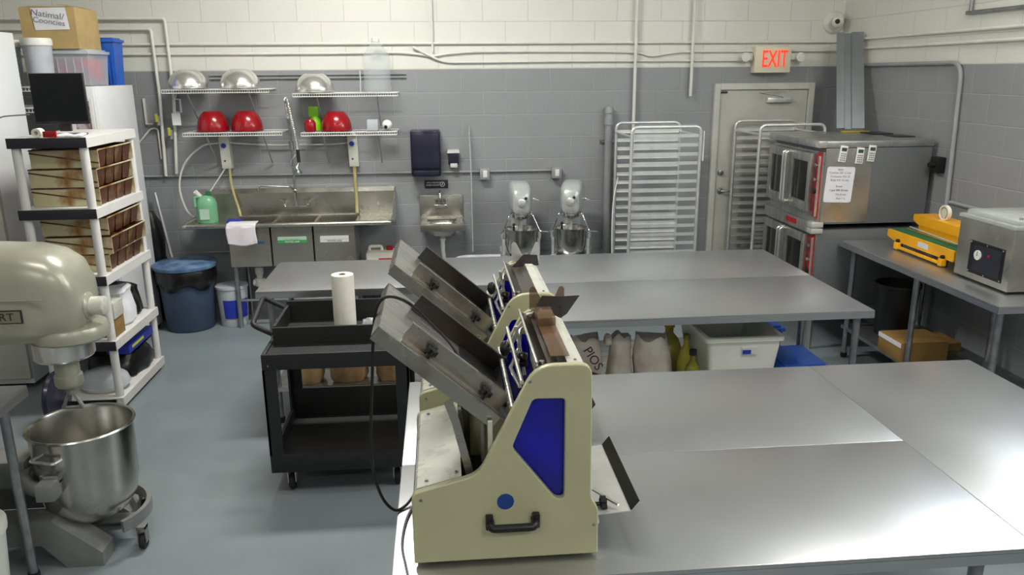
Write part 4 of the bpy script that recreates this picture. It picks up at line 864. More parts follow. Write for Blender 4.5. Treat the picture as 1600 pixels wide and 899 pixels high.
# wire wall shelves
def wshelf(x0, x1, z, label, name='wall_shelf'):
    t = thing(name, label, 'shelf', ((x0+x1)/2, 7.3, z))
    part(wire_deck(x0, x1, 7.10, 7.43, z, .026, .020, .0018), 'wire_deck', 'white', t)
    for fx in (.22, .80):
        x = x0+(x1-x0)*fx
        part(MB().tube([(x, 7.12, z-.012), (x, 7.43, z-.30)], .006, 6).tube([(x, 7.12, z-.012), (x, 7.43, z-.012)], .004, 6), 'bracket', 'greyp', t)
wshelf(-2.322, -1.44, 2.055, 'upper left white wire wall shelf with two steel bowls')
wshelf(-1.244, -.357, 2.015, 'upper right white wire wall shelf with one steel bowl and water jug')
wshelf(-2.19, -1.36, 1.695, 'lower left white wire wall shelf with two red bowls')
wshelf(-1.199, -.377, 1.685, 'lower right white wire wall shelf with one red bowl')
def wbowl(x, z, r, h, m, label, flat, name='mixing_bowl'):
    prof = [(r*1.03, .002), (r*1.03, .008), (r*.985, .010)]
    for i in range(1, 9):
        a = i/8*math.acos(min(.95, flat/r)); prof.append((r*math.cos(a)**(1.0 if m == 'polish' else .92), .010+(h-.010)*math.sin(a)/math.sin(math.acos(min(.95, flat/r)))))
    prof += [(flat*.93, h), (.001, h)]
    return alone(MB().lathe(prof, (x, 7.265, z), 48), name, m, label, 'bowl', solid=.0015)
wbowl(-2.145, 2.061, .168, .158, 'polish', 'upturned steel mixing bowl on the upper shelf, leftmost of three', .07)
wbowl(-1.708, 2.061, .172, .160, 'polish', 'upturned steel mixing bowl on the upper shelf, middle of three', .07)
wbowl(-1.078, 2.021, .170, .158, 'polish', 'upturned steel mixing bowl on the upper right shelf beside the jug', .075)
wbowl(-1.975, 1.701, .132, .168, 'red', 'upturned red bowl on the lower left shelf, left of two', .062)
wbowl(-1.683, 1.701, .133, .168, 'red', 'upturned red bowl on the lower left shelf, right of two', .065)
wbowl(-.912, 1.691, .132, .165, 'red', 'upturned red bowl on the lower right shelf', .062)
t = thing('water_jug', 'large clear water jug standing at the right end of the upper shelf', 'jug', (-.535, 7.27, 2.02))
prof = [(.001, .003), (.11, .003), (.122, .02)]
for i in range(8): prof += [(.122, .04+i*.03), (.118, .055+i*.03)]
prof += [(.122, .28), (.11, .32), (.07, .375), (.04, .41), (.032, .42)]
part(MB().lathe(prof, (-.535, 7.27, 2.019), 40), 'jug_body', 'clear', t)
part(MB().lathe([(.034, .42), (.036, .43), (.036, .455), (.03, .462), (.001, .462)], (-.535, 7.27, 2.019), 24), 'cap', 'white', t)
alone(MB().tube([(-.685, 7.25, 2.02), (-.68, 7.25, 2.13), (-.683, 7.26, 2.21)], .006), 'plastic_stick', 'haze', 'thin clear stick standing left of the water jug', 'stick')
t = thing('red_canister', 'small red canister beside the green bottle on the lower right shelf', 'canister', (-1.13, 7.2, 1.69))
part(MB().lathe([(.001, .003), (.046, .003), (.050, .02), (.050, .075), (.038, .10), (.001, .104)], (-1.13, 7.19, 1.688), 28), 'canister_body', 'red', t); part(MB().lathe([(.03, .098), (.028, .108), (.001, .11)], (-1.13, 7.19, 1.688), 20), 'lid', 'redl', t)
t = thing('green_bottle', 'lime green bottle behind the red canister on the shelf', 'bottle', (-1.10, 7.32, 1.69))
part(MB().lathe([(.001, .003), (.05, .003), (.05, .09), (.03, .12), (.03, .125)], (-1.105, 7.33, 1.688), 24), 'bottle_body', 'lime', t); part(MB().box(-1.155, -1.07, 7.30, 7.36, 1.812, 1.90, .01), 'cap', 'lime', t)
t = thing('white_container', 'small translucent square container on the lower right shelf', 'container', (-.59, 7.25, 1.69)); part(MB().box(-.64, -.545, 7.2, 7.3, 1.689, 1.785, .006), 'container', 'haze', t)
t = thing('white_cup', 'white cup lying on its side at the shelf right end', 'cup', (-.46, 7.25, 1.69))
part(MB().ball((-.465, 7.22, 1.737), .045, (1, 1, 1)), 'cup_body', 'white', t); part(MB().cyl((-.475, 7.18, 1.725), (-.475, 7.165, 1.72), .014), 'hole', 'black', t)

# towel dispenser etc.
t = thing('towel_dispenser', 'dark navy paper towel dispenser on the back wall over the hand sink', 'dispenser', (-.135, 7.4, 1.26))
part(MB().box(-.272, .0, 7.26, 7.449, 1.268, 1.682, .02), 'case', 'navy2', t); part(MB().box(-.262, -.01, 7.245, 7.262, 1.34, 1.66, .012), 'front_cover', 'navy', t)
part(MB().box(-.252, -.02, 7.247, 7.261, 1.275, 1.325, .01), 'lower_lip', 'navy', t)
t = thing('soap_pump', 'small dark hand soap dispenser right of the towel dispenser', 'dispenser', (.11, 7.4, 1.33))
part(MB().box(.066, .162, 7.37, 7.449, 1.36, 1.465, .008), 'case', 'navy', t); part(MB().prism([(.056, 1.466), (.172, 1.466), (.165, 1.492), (.064, 1.492)], 7.36, 7.449), 'top', 'labelw', t); part(MB().box(.084, .148, 7.362, 7.37, 1.335, 1.372, .003), 'push_bar', 'labelw', t)
t = thing('hand_washing_sign', 'small black hand washing sign above the hand sink', 'sign', (-.05, 7.44, 1.14))
part(MB().box(-.158, .058, 7.44, 7.449, 1.135, 1.212, .003), 'sign_board', 'ink', t)
text('EMPLOYEES MUST', .019, 'inkw', t, facing(-.075, 7.438, 1.188), depth=.0003, sx=.85); text('WASH HANDS', .019, 'inkw', t, facing(-.085, 7.438, 1.165), depth=.0003)
part(MB().tube([(.005+math.cos(R(a))*.02, 7.438, 1.173+math.sin(R(a))*.022) for a in range(0, 360, 30)], .003, 6, close=True).tube([(.0, 7.438, 1.165), (.01, 7.438, 1.185)], .005, 6), 'hand_symbol', 'inkw', t)
# hand sink
t = thing('hand_sink', 'small stainless hand washing sink on the back wall', 'sink', (-.01, 7.25, .8))
part(MB().box(-.213, .192, 7.425, 7.449, .80, 1.075, .003), 'back_plate', 'sink', t)
mb = MB(); mb.box(-.20, .185, 7.05, 7.10, .842, .862, .004).box(-.20, .185, 7.37, 7.425, .842, .862, .004).box(-.20, -.14, 7.10, 7.37, .842, .862).box(.125, .185, 7.10, 7.37, .842, .862)
mb.box(-.20, .185, 7.045, 7.052, .80, .862, .002).box(-.205, -.198, 7.045, 7.425, .80, .862).box(.183, .19, 7.045, 7.425, .80, .862)
part(mb, 'rim', 'sink', t)
rr = []
for z, sx_, sy_ in ((.842, .135, .137), (.79, .13, .13), (.745, .11, .11), (.725, .07, .07), (.722, .02, .02)):
    rr.append([(-.008+math.copysign(abs(math.cos(a))**.5, math.cos(a))*sx_, 7.235+math.copysign(abs(math.sin(a))**.5, math.sin(a))*sy_, z) for a in [2*math.pi*k_/32 for k_ in range(32)]])
part(MB().rings(rr, cap=False), 'basin', 'sink', t, solid=.003)
f = part(MB().box(-.075, .045, 7.37, 7.40, .965, .99, .006).cyl((-.05, 7.385, .985), (-.05, 7.385, 1.03), .013).cyl((.02, 7.385, .985), (.02, 7.385, 1.03), .013), 'faucet', 'chrome', t)
part(MB().tube(corner_path([(-.015, 7.385, .985), (-.015, 7.385, 1.12), (-.02, 7.27, 1.12), (-.02, 7.26, 1.07)], .03), .011, 10), 'spout', 'chrome', f)
for x in (-.05, .02): part(MB().tube([(x-.02, 7.36, 1.035), (x+.03, 7.35, 1.04)], .007), 'tap_handle', 'chrome', f)
part(MB().cyl((-.008, 7.24, .60), (-.008, 7.24, .725), .02).cyl((-.008, 7.24, .68), (-.008, 7.24, .70), .028).tube(corner_path([(-.008, 7.24, .60), (.0, 7.24, .50), (.0, 7.44, .50)], .04), .018), 'drain_pipe', 'white', t)
# splash guard beside the hand sink
t = alone(MB().prism([(7.449, .60), (7.449, 1.70), (7.40, 1.70), (7.12, 1.30), (7.08, .60)], .262, .267, 'X').tube([(.2645, 7.44, 1.70), (.2645, 7.40, 1.70), (.2645, 7.12, 1.30), (.2645, 7.08, .60)], .006, 6), 'splash_guard', mat('splash_plastic', (196, 200, 202), .3, alpha=.3), 'clear plastic splash guard between the hand sink and small mixers', 'splash guard')
# jerry can on a crate
t = thing('milk_crate', 'dark crate under the white jug right of the sink', 'crate', (-.57, 7.12, 0))
mb = MB()
for z in (.0, .11, .22, .33): mb.box(-.73, -.41, 6.97, 6.98, z, z+.035).box(-.73, -.41, 7.27, 7.28, z, z+.035).box(-.73, -.72, 6.98, 7.27, z, z+.035).box(-.42, -.41, 6.98, 7.27, z, z+.035)
for x in (-.73, -.65, -.58, -.50, -.42): mb.box(x, x+.01, 6.97, 6.98, .0, .365).box(x, x+.01, 7.27, 7.28, 0, .365)
mb.box(-.73, -.41, 6.97, 7.28, .36, .37)
part(mb, 'crate', 'black', t)
t = thing('chemical_jug', 'white chemical jug with red label under the right end of the sink', 'jug', (-.57, 7.12, .37))
part(MB().box(-.70, -.44, 7.02, 7.22, .371, .63, .03), 'jug_body', 'wpaper', t); part(MB().tube(corner_path([(-.67, 7.12, .625), (-.67, 7.12, .665), (-.56, 7.12, .665), (-.56, 7.12, .625)], .02), .014), 'handle', 'wpaper', t)
part(MB().box(-.585, -.45, 7.013, 7.021, .42, .575), 'label', 'redl', t); part(MB().cyl((-.49, 7.12, .625), (-.49, 7.12, .665), .03), 'cap', 'redl', t)

# ================================================================== SMALL MIXERS on low stand
st = table('low steel stand under the two small mixers', .30, 1.50, 6.72, 7.34, .55, [(.35, 6.78), (1.45, 6.78), (.35, 7.28), (1.45, 7.28)], name='equipment_stand', lip=.04)
t = alone(MB().tube(bez([(.02, 6.80, .50), (.08, 6.82, .56), (.16, 6.86, .585), (.34, 6.88, .584), (.50, 6.88, .584)]), [.032]*33, 12), 'foam_sleeve', 'haze', 'rolled pale plastic sleeve at the left end of the low stand', 'sleeve')
def small_mixer(label):
    t = thing('stand_mixer', label, 'mixer', (0, 0, .55))
    bx, by = 0, -.10
    # U base
    part(MB().box(-.17, -.12, -.24, .12, 0, .055, .012).box(.12, .17, -.24, .12, 0, .055, .012).box(-.17, .17, .08, .24, 0, .07, .015), 'base', 'mixgrey2', t, world=False)
    part(MB().box(-.075, .075, .09, .21, .06, .55, .03), 'column', 'mixgrey2', t, world=False)
    for s_ in (-1, 1):
        part(MB().box(s_*.155-.014, s_*.155+.014, by-.03, by+.05, .055, .20, .008).box(s_*.165-.012, s_*.165+.012, by-.02, by+.02, .20, .26, .005), 'bowl_arm', 'mixgrey2', t, world=False)
        part(MB().tube(corner_path([(s_*.08, by+.02, .43), (s_*.10, by-.01, .42), (s_*.165, by-.04, .27), (s_*(.24 if s_ > 0 else .17), by-.04, .265)], .02), .006, 8), 'guard_rod', 'chrome', t, world=False)
    rr = []
    for y, zt, zb, hw in ((.24, .60, .50, .05), (.22, .66, .46, .085), (.10, .695, .44, .10), (-.04, .69, .43, .102), (-.12, .67, .42, .095), (-.17, .62, .43, .075), (-.185, .56, .45, .045)):
        cz, hz = (zt+zb)/2, (zt-zb)/2
        rr.append([(math.copysign(abs(math.cos(a))**.48, math.cos(a))*hw, y, cz+math.copysign(abs(math.sin(a))**.6, math.sin(a))*hz) for a in [2*math.pi*k_/28 for k_ in range(28)]])
    hd = part(MB().rings(rr), 'mixer_head', 'mixgrey2', t, world=False)
    part(MB().lathe([(.035, 0), (.035, -.03), (.028, -.034), (.001, -.034)], (0, -.165, .535), 24, 'Y', True), 'attachment_hub', 'alu', hd, world=False)
    part(MB().ball((.035, -.20, .575), .013), 'hub_knob', 'black', hd, world=False)
    part(MB().cyl((.09, -.05, .545), (.125, -.06, .545), .015).tube([(.125, -.06, .545), (.165, -.08, .535)], .006), 'speed_lever', 'polish', hd, world=False)
    pl = part(MB().lathe([(.075, .445), (.078, .435), (.078, .395), (.06, .385), (.001, .385)], (0, by, 0), 28, cap=True), 'planetary', 'chrome', t, world=False)
    part(MB().cyl((0, by, .385), (0, by, .20), .017).tube([(-.08, by, .12), (0, by, .27), (.08, by, .12)], .006), 'agitator', 'alu', pl, world=False)
    bo = part(MB().lathe([(.001, .03), (.06, .032), (.10, .05), (.128, .10), (.138, .16), (.140, .285), (.147, .288), (.148, .295), (.140, .297), (.134, .285), (.132, .16), (.12, .10), (.09, .058), (.001, .04)], (0, by, 0), 40), 'mixing_bowl', 'bowl', t, world=False)
    part(MB().cyl((-.07, by-.09, .29), (-.07, by-.09, .33), .009).ball((-.07, by-.09, .345), .014), 'latch_knob', 'black', bo, world=False)
    return t
m1 = small_mixer('small grey countertop mixer with steel bowl, left of two behind the tables'); m1.location = (.685, 6.98, .55)
m2 = dup(m1, (.47, 0, 0), 'small grey countertop mixer with steel bowl, right of two beside the rack', rz=R(-14))
conduit(bez([(1.62, 7.2, 1.25), (1.56, 7.1, 1.05), (1.53, 7.0, .8), (1.53, 6.95, .45), (1.55, 6.95, .02)]), .006, 'white', 'white cord hanging left of the left sheet pan rack', name='hanging_cord', cat='cord', rad=0)

# ================================================================== SHEET PAN RACKS
def rack(x0, x1, y0, y1, h, label, n, sheet=False):
    t = thing('sheet_pan_rack', label, 'rack', ((x0+x1)/2, (y0+y1)/2, 0), 0)
    for y in (y0, y1):
        part(MB().tube(corner_path([(x0, y, .10), (x0, y, h), (x1, y, h), (x1, y, .10)], .06, 6), .0135, 10).tube([(x0, y, .14), (x1, y, .14)], .012), 'side_hoop', 'alu', t)
    for x in (x0, x1):
        part(MB().tube([(x, y0, .14), (x, y1, .14)], .012).tube([(x, y0, h-.08), (x, y1, h-.08)], .010), 'tie_bar', 'alu', t)
    pr = MB().box(x0+.012, x1-.012, y0+.012, y0+.014, -.014, .014).box(x0+.012, x1-.012, y0+.014, y0+.046, -.014, -.012)
    base = part(pr, 'slide_rail', 'alu', t)
    pf = MB().box(x0+.012, x1-.012, y1-.014, y1-.012, -.014, .014).box(x0+.012, x1-.012, y1-.046, y1-.014, -.014, -.012)
    bf = part(pf, 'slide_rail', 'alu', t)
    z0 = h-.075
    for i in range(n):
        for b0 in (base, bf):
            c = b0 if i == 0 else b0.copy()
            if i: COL.objects.link(c)
            c.location.z = z0-i*.0765
    for x in (x0, x1):
        for y in (y0, y1):
            c = part(MB().cyl((x, y, .10), (x, y, .075), .012).box(x-.012, x-.009, y-.012, y+.012, .04, .08).box(x+.009, x+.012, y-.012, y+.012, .04, .08), 'caster', 'galv', t)
            part(MB().lathe([(.001, -.008), (.036, -.008), (.038, 0), (.036, .008), (.001, .008)], (x, y, .038), 20, 'X'), 'wheel', 'rubber', c)
    return t
rack(1.59, 2.18, 6.60, 7.20, 1.728, 'aluminium sheet pan rack left of the door, paper tag on its side', 20)
rack(2.75, 3.33, 6.74, 7.33, 1.722, 'aluminium sheet pan rack partly behind the oven, in front of the door', 20)
part_cover = MB()
def cov(u, v):
    z = 1.755-v*1.15; return (1.60+u*.56, 6.575+.008*math.sin(u*19+v*4)+.006*math.sin(v*23+u*7), z)
alone(part_cover.grid(cov, 24, 30), 'rack_cover', 'wrap', 'clear plastic cover draped over the front of the left rack', 'cover')
alone(MB().box(2.208, 2.212, 6.62, 6.70, 1.44, 1.69).box(2.205, 2.213, 6.60, 6.605, 1.44, 1.69), 'paper_sheet', 'paper', 'white paper sheet taped to the right side of the left rack', 'paper')

# ================================================================== DOUBLE OVEN
ox0, ox1, oy0, oy1 = 2.85, 3.72, 5.78, 6.69
t = thing('convection_oven', 'double stack stainless convection oven by the right wall with red controls', 'oven', ((ox0+ox1)/2, (oy0+oy1)/2, 0))
def deck(z0, z1, nm):
    d = part(MB().box(ox0+.03, ox1, oy0, oy1, z0, z1, .006), 'oven_body', 'ovenside', t)
    part(MB().box(ox0+.012, ox0+.032, oy0+.005, oy1, z0+.01, z1-.03), 'front_frame', 'steel', d)
    # control panel on the near end of the front
    cp = part(MB().box(ox0+.004, ox0+.012, oy0+.008, oy0+.085, z0+.05, z1-.035), 'control_panel', 'redl', d)
    for zz in (z1-.13, z1-.24, z1-.33):
        part(MB().cyl((ox0+.004, oy0+.045, zz), (ox0-.022, oy0+.045, zz), .017), 'knob', 'chrome' if zz != z1-.33 else 'black', cp)
    part(MB().box(ox0-.012, ox0+.004, oy0+.012, oy0+.02, z0+.06, z1-.06), 'trim_bar', 'polish', cp)
    # two doors
    zt, zb = z1-.045, z0+.085
    for (a, b, hy) in ((oy0+.10, oy0+.475, oy0+.455), (oy0+.485, oy1-.02, oy0+.505)):
        dr = part(MB().box(ox0-.035, ox0+.010, a, a+.05, zb, zt, .004).box(ox0-.035, ox0+.010, b-.05, b, zb, zt, .004).box(ox0-.035, ox0+.010, a+.05, b-.05, zt-.07, zt, .004).box(ox0-.035, ox0+.010, a+.05, b-.05, zb, zb+.07, .004), 'door', 'steel', d)
        part(MB().box(ox0-.02, ox0-.012, a+.045, b-.045, zb+.065, zt-.065), 'window', 'glass', dr)
        if nm == 'u' or True: part(MB().tube(corner_path([(ox0-.034, hy, zb+.03), (ox0-.075, hy, zb+.03), (ox0-.075, hy, zt-.02), (ox0-.034, hy, zt-.02)], .02), .012, 10), 'handle', 'polish', dr)
    return d
deck(1.03, 1.61, 'u'); deck(.36, .985, 'l')
part(MB().box(ox0-.035, ox1+.005, oy0-.006, oy1+.01, 1.612, 1.662, .01), 'top_panel', 'steel', t)
part(MB().box(ox0-.037, ox0+.035, oy0-.008, oy0+.10, 1.612, 1.664, .01), 'top_corner', 'polish', t)
bd = part(MB().box(ox0-.03, ox0+.03, oy0-.003, oy1, .955, 1.045, .006), 'middle_band', 'steel', t)
part(MB().box(ox0-.033, ox0-.03, oy0+.27, oy0+.46, .985, 1.025), 'badge', 'redl', bd)
for zz in (.957, 1.005): part(MB().box(ox0-.034, ox0+.06, oy0-.010, oy0+.075, zz, zz+.042, .008), 'corner_cap', 'alu', bd)
part(MB().box(ox0+.032, ox0+.40, oy0-.004, oy0, 1.045, 1.605), 'side_trim', 'steel', t)
for x in (ox0+.06, ox1-.06):
    for y in (oy0+.06, oy1-.06): part(MB().cyl((x, y, 0), (x, y, .36), .025), 'leg', 'steel', t)
for x, z, r_, lb in ((3.005, 1.568, -7, 'left'), (3.137, 1.553, -4, 'middle'), (3.228, 1.568, -6, 'right')):
    t2 = thing('kitchen_timer', 'white digital timer stuck to the oven side, %s of three' % lb, 'timer', (x, oy0-.02, z-.06)); mb = MB(); mb.M = facing(x, oy0-.016, z, roll=r_)
    mb.box(-.028, .028, -.060, .060, -.008, .008, .004); part(mb, 'timer_case', 'white', t2)
    mb = MB(); mb.M = facing(x, oy0-.016, z, roll=r_); mb.box(-.020, .020, .020, .046, .008, .0095); part(mb, 'display', mat('lcd', (58, 76, 72), .3), t2)
    mb = MB(); mb.M = facing(x, oy0-.016, z, roll=r_)
    for i in range(3):
        for j in range(4): mb.box(-.019+i*.0145, -.009+i*.0145, -.05+j*.0155, -.041+j*.0155, .008, .0095)
    part(mb, 'buttons', 'inkg', t2)
t2 = thing('instruction_sheet', 'laminated handwritten sheet on the oven side below the timers', 'sheet', (3.005, oy0-.01, 1.2)); mb = MB(); mb.M = facing(3.003, oy0-.008, 1.335, roll=-2)
mb.prism(rounded([(-.112, -.135), (.108, -.135), (.112, .135), (-.108, .135)], .02), -.001, .001, 'Z'); part(mb, 'sheet', 'paper', t2)
rr_ = random.Random(6)
for i, (ln, y) in enumerate((('Bake', .115), ('Cookies 325 12 min', .09), ('Croissants 350 18', .062), ('Rolls 375 15 min', .034), ('Bread', -.012), ('1 pan 400 30 min', -.042), ('Mix 8 min', -.075), ('Rest 1 h', -.105))):
    text(ln, .021, 'ink' if i in (5,) else 'inkg', t2, Matrix.Translation((0, 0, 0)) @ facing(3.003+(.02 if i > 5 else 0), oy0-.010, 1.335+y, roll=-2), depth=.0003)
# things on the oven
t = thing('folded_steel_panel', 'tall bright folded steel panel leaning in the corner on top of the oven', 'panel', (3.52, 6.68, 1.665))
prof = [(-.115, 0), (-.115, -.05), (-.055, -.056), (-.048, -.038), (.0, -.038), (.008, -.056), (.105, -.056), (.112, .0)]
b0 = Vector((3.505, 6.64, 1.668)); t0 = Vector((3.655, 7.10, 2.47)); mb = MB(); axis = (t0-b0); ex = Vector((.93, -.36, 0)).normalized(); ey = axis.cross(ex).normalized()*-1
o_ = [Vector(p) for p in prof]
q = [(p.x, p.y) for p in o_] + [(p.x*.97, p.y+.004) for p in reversed(o_)]
mb.rings([[b0+ex*a+ey*-b for a, b in q], [t0+ex*a*1.0+ey*-b for a, b in q]]); part(mb, 'panel_sheet', 'duct', t, smooth=False)
alone(MB().box(3.38, 3.62, 6.53, 6.565, 1.663, 1.678, .003), 'wooden_strip', 'wood', 'yellow strip lying on the oven in front of the folded panel', 'strip')
alone(MB().box(3.52, 3.70, 6.30, 6.50, 1.663, 1.672, .003), 'oven_tray', 'bezel', 'dark tray lying on the back of the oven top', 'tray')
alone(MB().box(3.56, 3.72, 6.02, 6.22, 1.663, 1.670, .003), 'oven_tray', 'bezel', 'dark tray on the oven top nearest the right wall', 'tray')

# ================================================================== ON RIGHT TABLE
t = thing('vacuum_sealer', 'stainless tabletop vacuum sealer with clear lid on the right table', 'vacuum sealer', (3.45, 4.4, .91))
v0, v1, w0, w1 = 3.235, 3.70, 4.155, 4.645
part(MB().box(v0, v1, w0, w1, .925, 1.285, .006), 'case', 'sink', t); part(MB().box(v0+.02, v1-.02, w0+.02, w1-.02, .911, .926), 'feet', 'black', t)
cp = part(MB().box(v0-.004, v0, w0+.055, w1-.13, .965, 1.165), 'control_frame', 'black', t); part(MB().box(v0-.006, v0-.004, w0+.075, w1-.17, .985, 1.145), 'control_face', 'panel', cp)
part(MB().lathe([(.030, 0), (.030, -.008), (.001, -.009)], (v0-.005, w1-.215, 1.085), 28, 'X', True), 'gauge', 'white', cp); part(MB().cyl((v0-.0135, w1-.215, 1.085), (v0-.0145, w1-.215, 1.085), .004).box(v0-.0150, v0-.0138, w1-.217, w1-.214, 1.082, 1.108), 'gauge_needle', 'ink', cp)
part(MB().box(v0-.008, v0-.0055, w0+.17, w0+.19, 1.09, 1.105), 'red_light', 'redl', cp)
mb = MB()
for y, z in ((w0+.065, .975), (w0+.065, 1.155), (w1-.14, .975), (w1-.14, 1.155), (w0+.205, 1.157), (w0+.205, .973)): mb.cyl((v0-.004, y, z), (v0-.007, y, z), .005, seg=8)
part(mb, 'screws', 'polish', cp)
part(MB().box(v0-.01, v1+.0, w0-.01, w1+.01, 1.288, 1.312, .008), 'lid', 'acryl', t); part(MB().box(v0+.02, v1-.03, w0+.02, w1-.02, 1.3125, 1.34, .012), 'lid_dome', 'acryl', t)
part(MB().cyl((v0+.06, w0+.05, 1.34), (v0+.06, w0+.05, 1.352), .012), 'lid_bolt', 'polish', t)
t = thing('band_sealer', 'yellow continuous band sealer with green conveyor belt on the right table', 'sealer', (3.45, 5.1, .91))
s0, s1 = 4.74, 5.53
mb = MB().prism([(s0, 1.0), (s0+.05, .955), (s0+.60, .985), (s1-.02, 1.0), (s1, 1.02), (s1, 1.045), (s0+.62, 1.04), (s0, 1.05)], 3.29, 3.305, 'X')
part(MB().prism(rounded([(s0, .965), (s1-.10, .965), (s1, .985), (s1, 1.038), (s0, 1.038)], .012), 3.29, 3.305, 'X'), 'side_plate', 'yellow', t)
mb.bm.free()
part(MB().prism(rounded([(s0, .965), (s1-.10, .965), (s1, .985), (s1, 1.038), (s0, 1.038)], .012), 3.415, 3.43, 'X'), 'side_plate', 'yellow', t)
part(MB().box(3.305, 3.415, s0+.005, s1-.01, .985, 1.044, .012), 'conveyor_belt', 'belt', t)
part(MB().prism(rounded([(s0+.02, 1.085), (s1-.13, 1.085), (s1-.06, 1.11), (s1-.06, 1.155), (s0+.02, 1.155)], .014), 3.44, 3.60, 'X'), 'sealing_head', 'yellow', t)
part(MB().box(3.45, 3.60, s0+.08, s1-.12, .97, 1.085), 'motor_box', 'yellow', t); part(MB().tube([(3.36, s0+.05, 1.065), (3.40, s1-.1, 1.065)], .007), 'guide_bar', 'polish', t)
part(MB().box(3.268, 3.284, s0+.10, s1-.15, .925, .945, .003), 'lower_rail', 'yellow', t)
for y in (s0+.10, s1-.16):
    part(MB().box(3.262, 3.30, y-.02, y+.02, .918, .968, .004), 'bracket', 'yellow', t); part(MB().cyl((3.288, y, .975), (3.272, y, .975), .016), 'roller', 'black', t)
    for x in (3.31, 3.58): part(MB().cyl((x, y, .911), (x, y, .968), .012), 'foot', 'black', t)
part(MB().box(3.2875, 3.2895, s0+.28, s0+.40, .983, 1.022), 'label', 'labelw', t)
lp = part(MB().lathe([(.045, -.012), (.055, -.012), (.055, .012), (.045, .012), (.045, -.012)], (3.50, 5.20, 1.205), 28, 'X'), 'tape_reel', 'wpaper', t); part(MB().box(3.495, 3.505, 5.19, 5.21, 1.155, 1.2).lathe([(.001, -.01), (.03, -.01), (.03, .01), (.001, .01)], (3.50, 5.20, 1.205), 20, 'X'), 'reel_hub', 'creamw', lp)
# under right table
t = carton(3.06, 3.40, 4.82, 5.10, .252, .39, 'card2', 'flat brown box with white edge on the undershelf of the right table')
part(MB().box(3.056, 3.06, 4.82, 5.10, .355, .385), 'white_edge', 'paper', t)
carton(3.44, 3.62, 5.0, 5.25, .252, .31, 'card2', 'low brown box behind the flat box on the undershelf')
t = thing('black_bin', 'large black bin under the far end of the right table', 'bin', (3.38, 5.43, .25))
part(MB().lathe([(.001, .254), (.13, .254), (.155, .62), (.165, .625), (.165, .645), (.15, .645), (.12, .27), (.001, .265)], (3.36, 5.43, 0), 32), 'bin_body', 'black', t)
mb = wire_deck(3.0, 3.0, 0, 0, 0) if False else None

# ================================================================== UNDER PREP TABLE (right of slicers)
def sack(x0, x1, y, z0, z1, lean, label, seed, th=.11):
    rnd = random.Random(seed); rr = []
    for j in range(9):
        v = j/8; z = z0+(z1-z0)*v; w = (x1-x0)/2*(1.10-.24*v**1.6)*(1+.05*math.sin(v*9+seed)); d_ = th*(1-.6*v**2.0); cx = (x0+x1)/2+lean*v; ring = []
        for i in range(24):
            a = 2*math.pi*i/24; e = (abs(math.cos(a))**3.2+abs(math.sin(a))**3.2)**(-1/3.2)
            ring.append((cx+math.cos(a)*w*e*(1+rnd.uniform(-.03, .03)), y+math.sin(a)*d_*e*(1+rnd.uniform(-.08, .08)), z+rnd.uniform(-.008, .008)+(.012*math.sin(a*2+seed)+.012*math.sin(a*5+seed))*v**4))
        rr.append(ring)
    t = thing('flour_sack', label, 'sack', ((x0+x1)/2, y, z0)); part(MB().rings(rr), 'sack_body', 'sack', t)
    return t
t = sack(.74, .93, 4.36, .282, .68, -.03, 'printed paper flour sack partly hidden by the rear slicer', 1)
text('PIOS', .075, 'maroon', t, facing(.835, 4.238, .585, roll=-58), depth=.001); text('ALI', .06, 'ink', t, facing(.875, 4.238, .455, roll=-52), depth=.001)
part(MB().rings([[(.76, 4.25, .53), (.90, 4.25, .475), (.90, 4.243, .475), (.76, 4.243, .53)], [(.75, 4.25, .505), (.89, 4.25, .45), (.89, 4.243, .45), (.75, 4.243, .505)]]), 'print_band', 'maroon', t)
t = sack(.965, 1.10, 4.42, .282, .66, .0, 'pale flour sack with open crumpled top beside the printed sack', 5)
crumple((.945, 4.36, .63), .022, .03, .06, 'sack', 'crumpled_neck', '', '', seed=31, parent=t)
t = sack(1.125, 1.34, 4.36, .282, .67, -.03, 'grey white flour sack leaning, right of the other sacks', 8, .13)
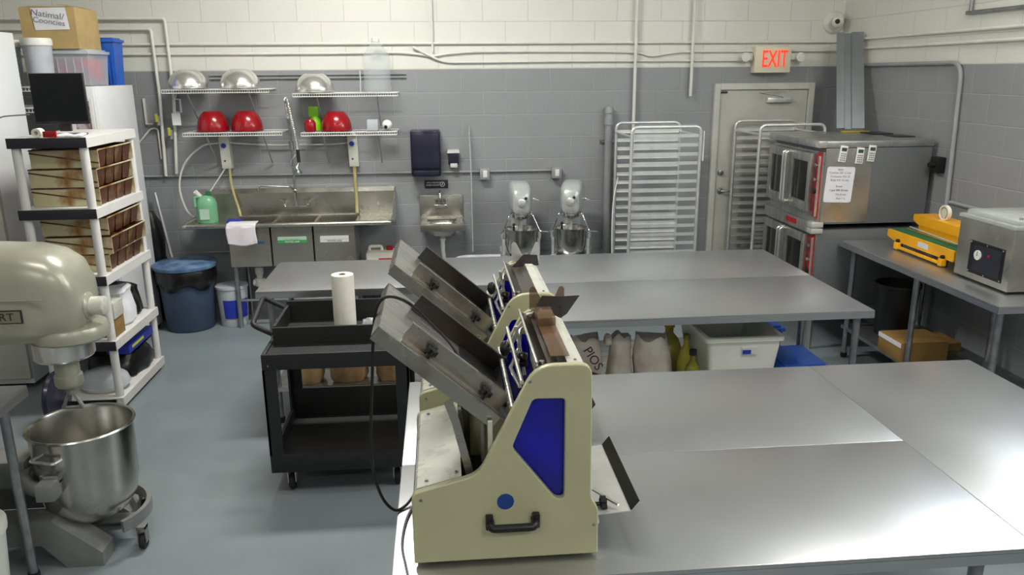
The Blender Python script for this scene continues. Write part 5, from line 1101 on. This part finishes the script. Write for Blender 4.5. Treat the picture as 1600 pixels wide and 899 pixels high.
part(MB().quad((1.17, 4.235, .42), (1.30, 4.235, .40), (1.30, 4.238, .385), (1.17, 4.238, .40), .002), 'print_band', 'maroon', t)
crumple((1.28, 4.36, .60), .02, .03, .05, 'sack', 'crumpled_neck', '', '', seed=33, parent=t)
def bottle(x, y, label, h, r, m, capm):
    t = thing('oil_bottle', label, 'bottle', (x, y, .282)); part(MB().lathe([(.001, .284), (r, .284), (r, .282+h*.62), (r*.75, .282+h*.78), (r*.32, .282+h*.9), (r*.32, .282+h)], (x, y, 0), 28), 'bottle_body', m, t)
    part(MB().cyl((x, y, .282+h), (x, y, .282+h+.03), r*.42), 'cap', capm, t)
bottle(1.40, 4.17, 'yellow oil bottle with dark cap between the sacks and the white bin', .33, .05, 'oil', 'black')
bottle(1.42, 4.36, 'amber oil bottle with green cap beside the white bin', .36, .05, 'amberjug', mat('cap_olive', (120, 116, 30), .4))
bottle(1.385, 4.60, 'yellowish cooking oil jug at the back of the undershelf', .36, .08, 'amberjug', 'yellow')
t = thing('ingredient_bin', 'white plastic ingredient bin with small blue label under the prep table', 'bin', (1.8, 4.35, .282))
OFF = -.10
rr = []
for z, a, b, c, d_ in ((.284, 1.62, 1.94, 4.14, 4.60), (.70, 1.56, 1.99, 4.10, 4.66), (.705, 1.545, 2.005, 4.085, 4.675), (.73, 1.545, 2.005, 4.085, 4.675), (.73, 1.57, 1.98, 4.11, 4.65), (.30, 1.64, 1.92, 4.16, 4.58)):
    a += OFF; b += OFF; rr.append(rounded([(a, c), (b, c), (b, d_), (a, d_)], .03, 4)); rr[-1] = [(p[0], p[1], z) for p in rr[-1]]
part(MB().rings(rr), 'bin_body', 'white', t)
lb = part(MB().box(1.66, 1.75, 4.095, 4.104, .628, .668), 'label', 'labelw', t); part(MB().box(1.662, 1.71, 4.092, 4.096, .631, .655), 'label_print', 'bluel', lb)
t = tote(1.97, 2.24, 4.22, 4.58, .284, .50, 'bluebin', 'bluebin', 'blue tote beside the white bin under the prep table, nearer one')
t = tote(2.05, 2.24, 4.86, 5.30, .252, .53, 'bluebin', 'bluebin', 'blue tote under the prep table, farther one')
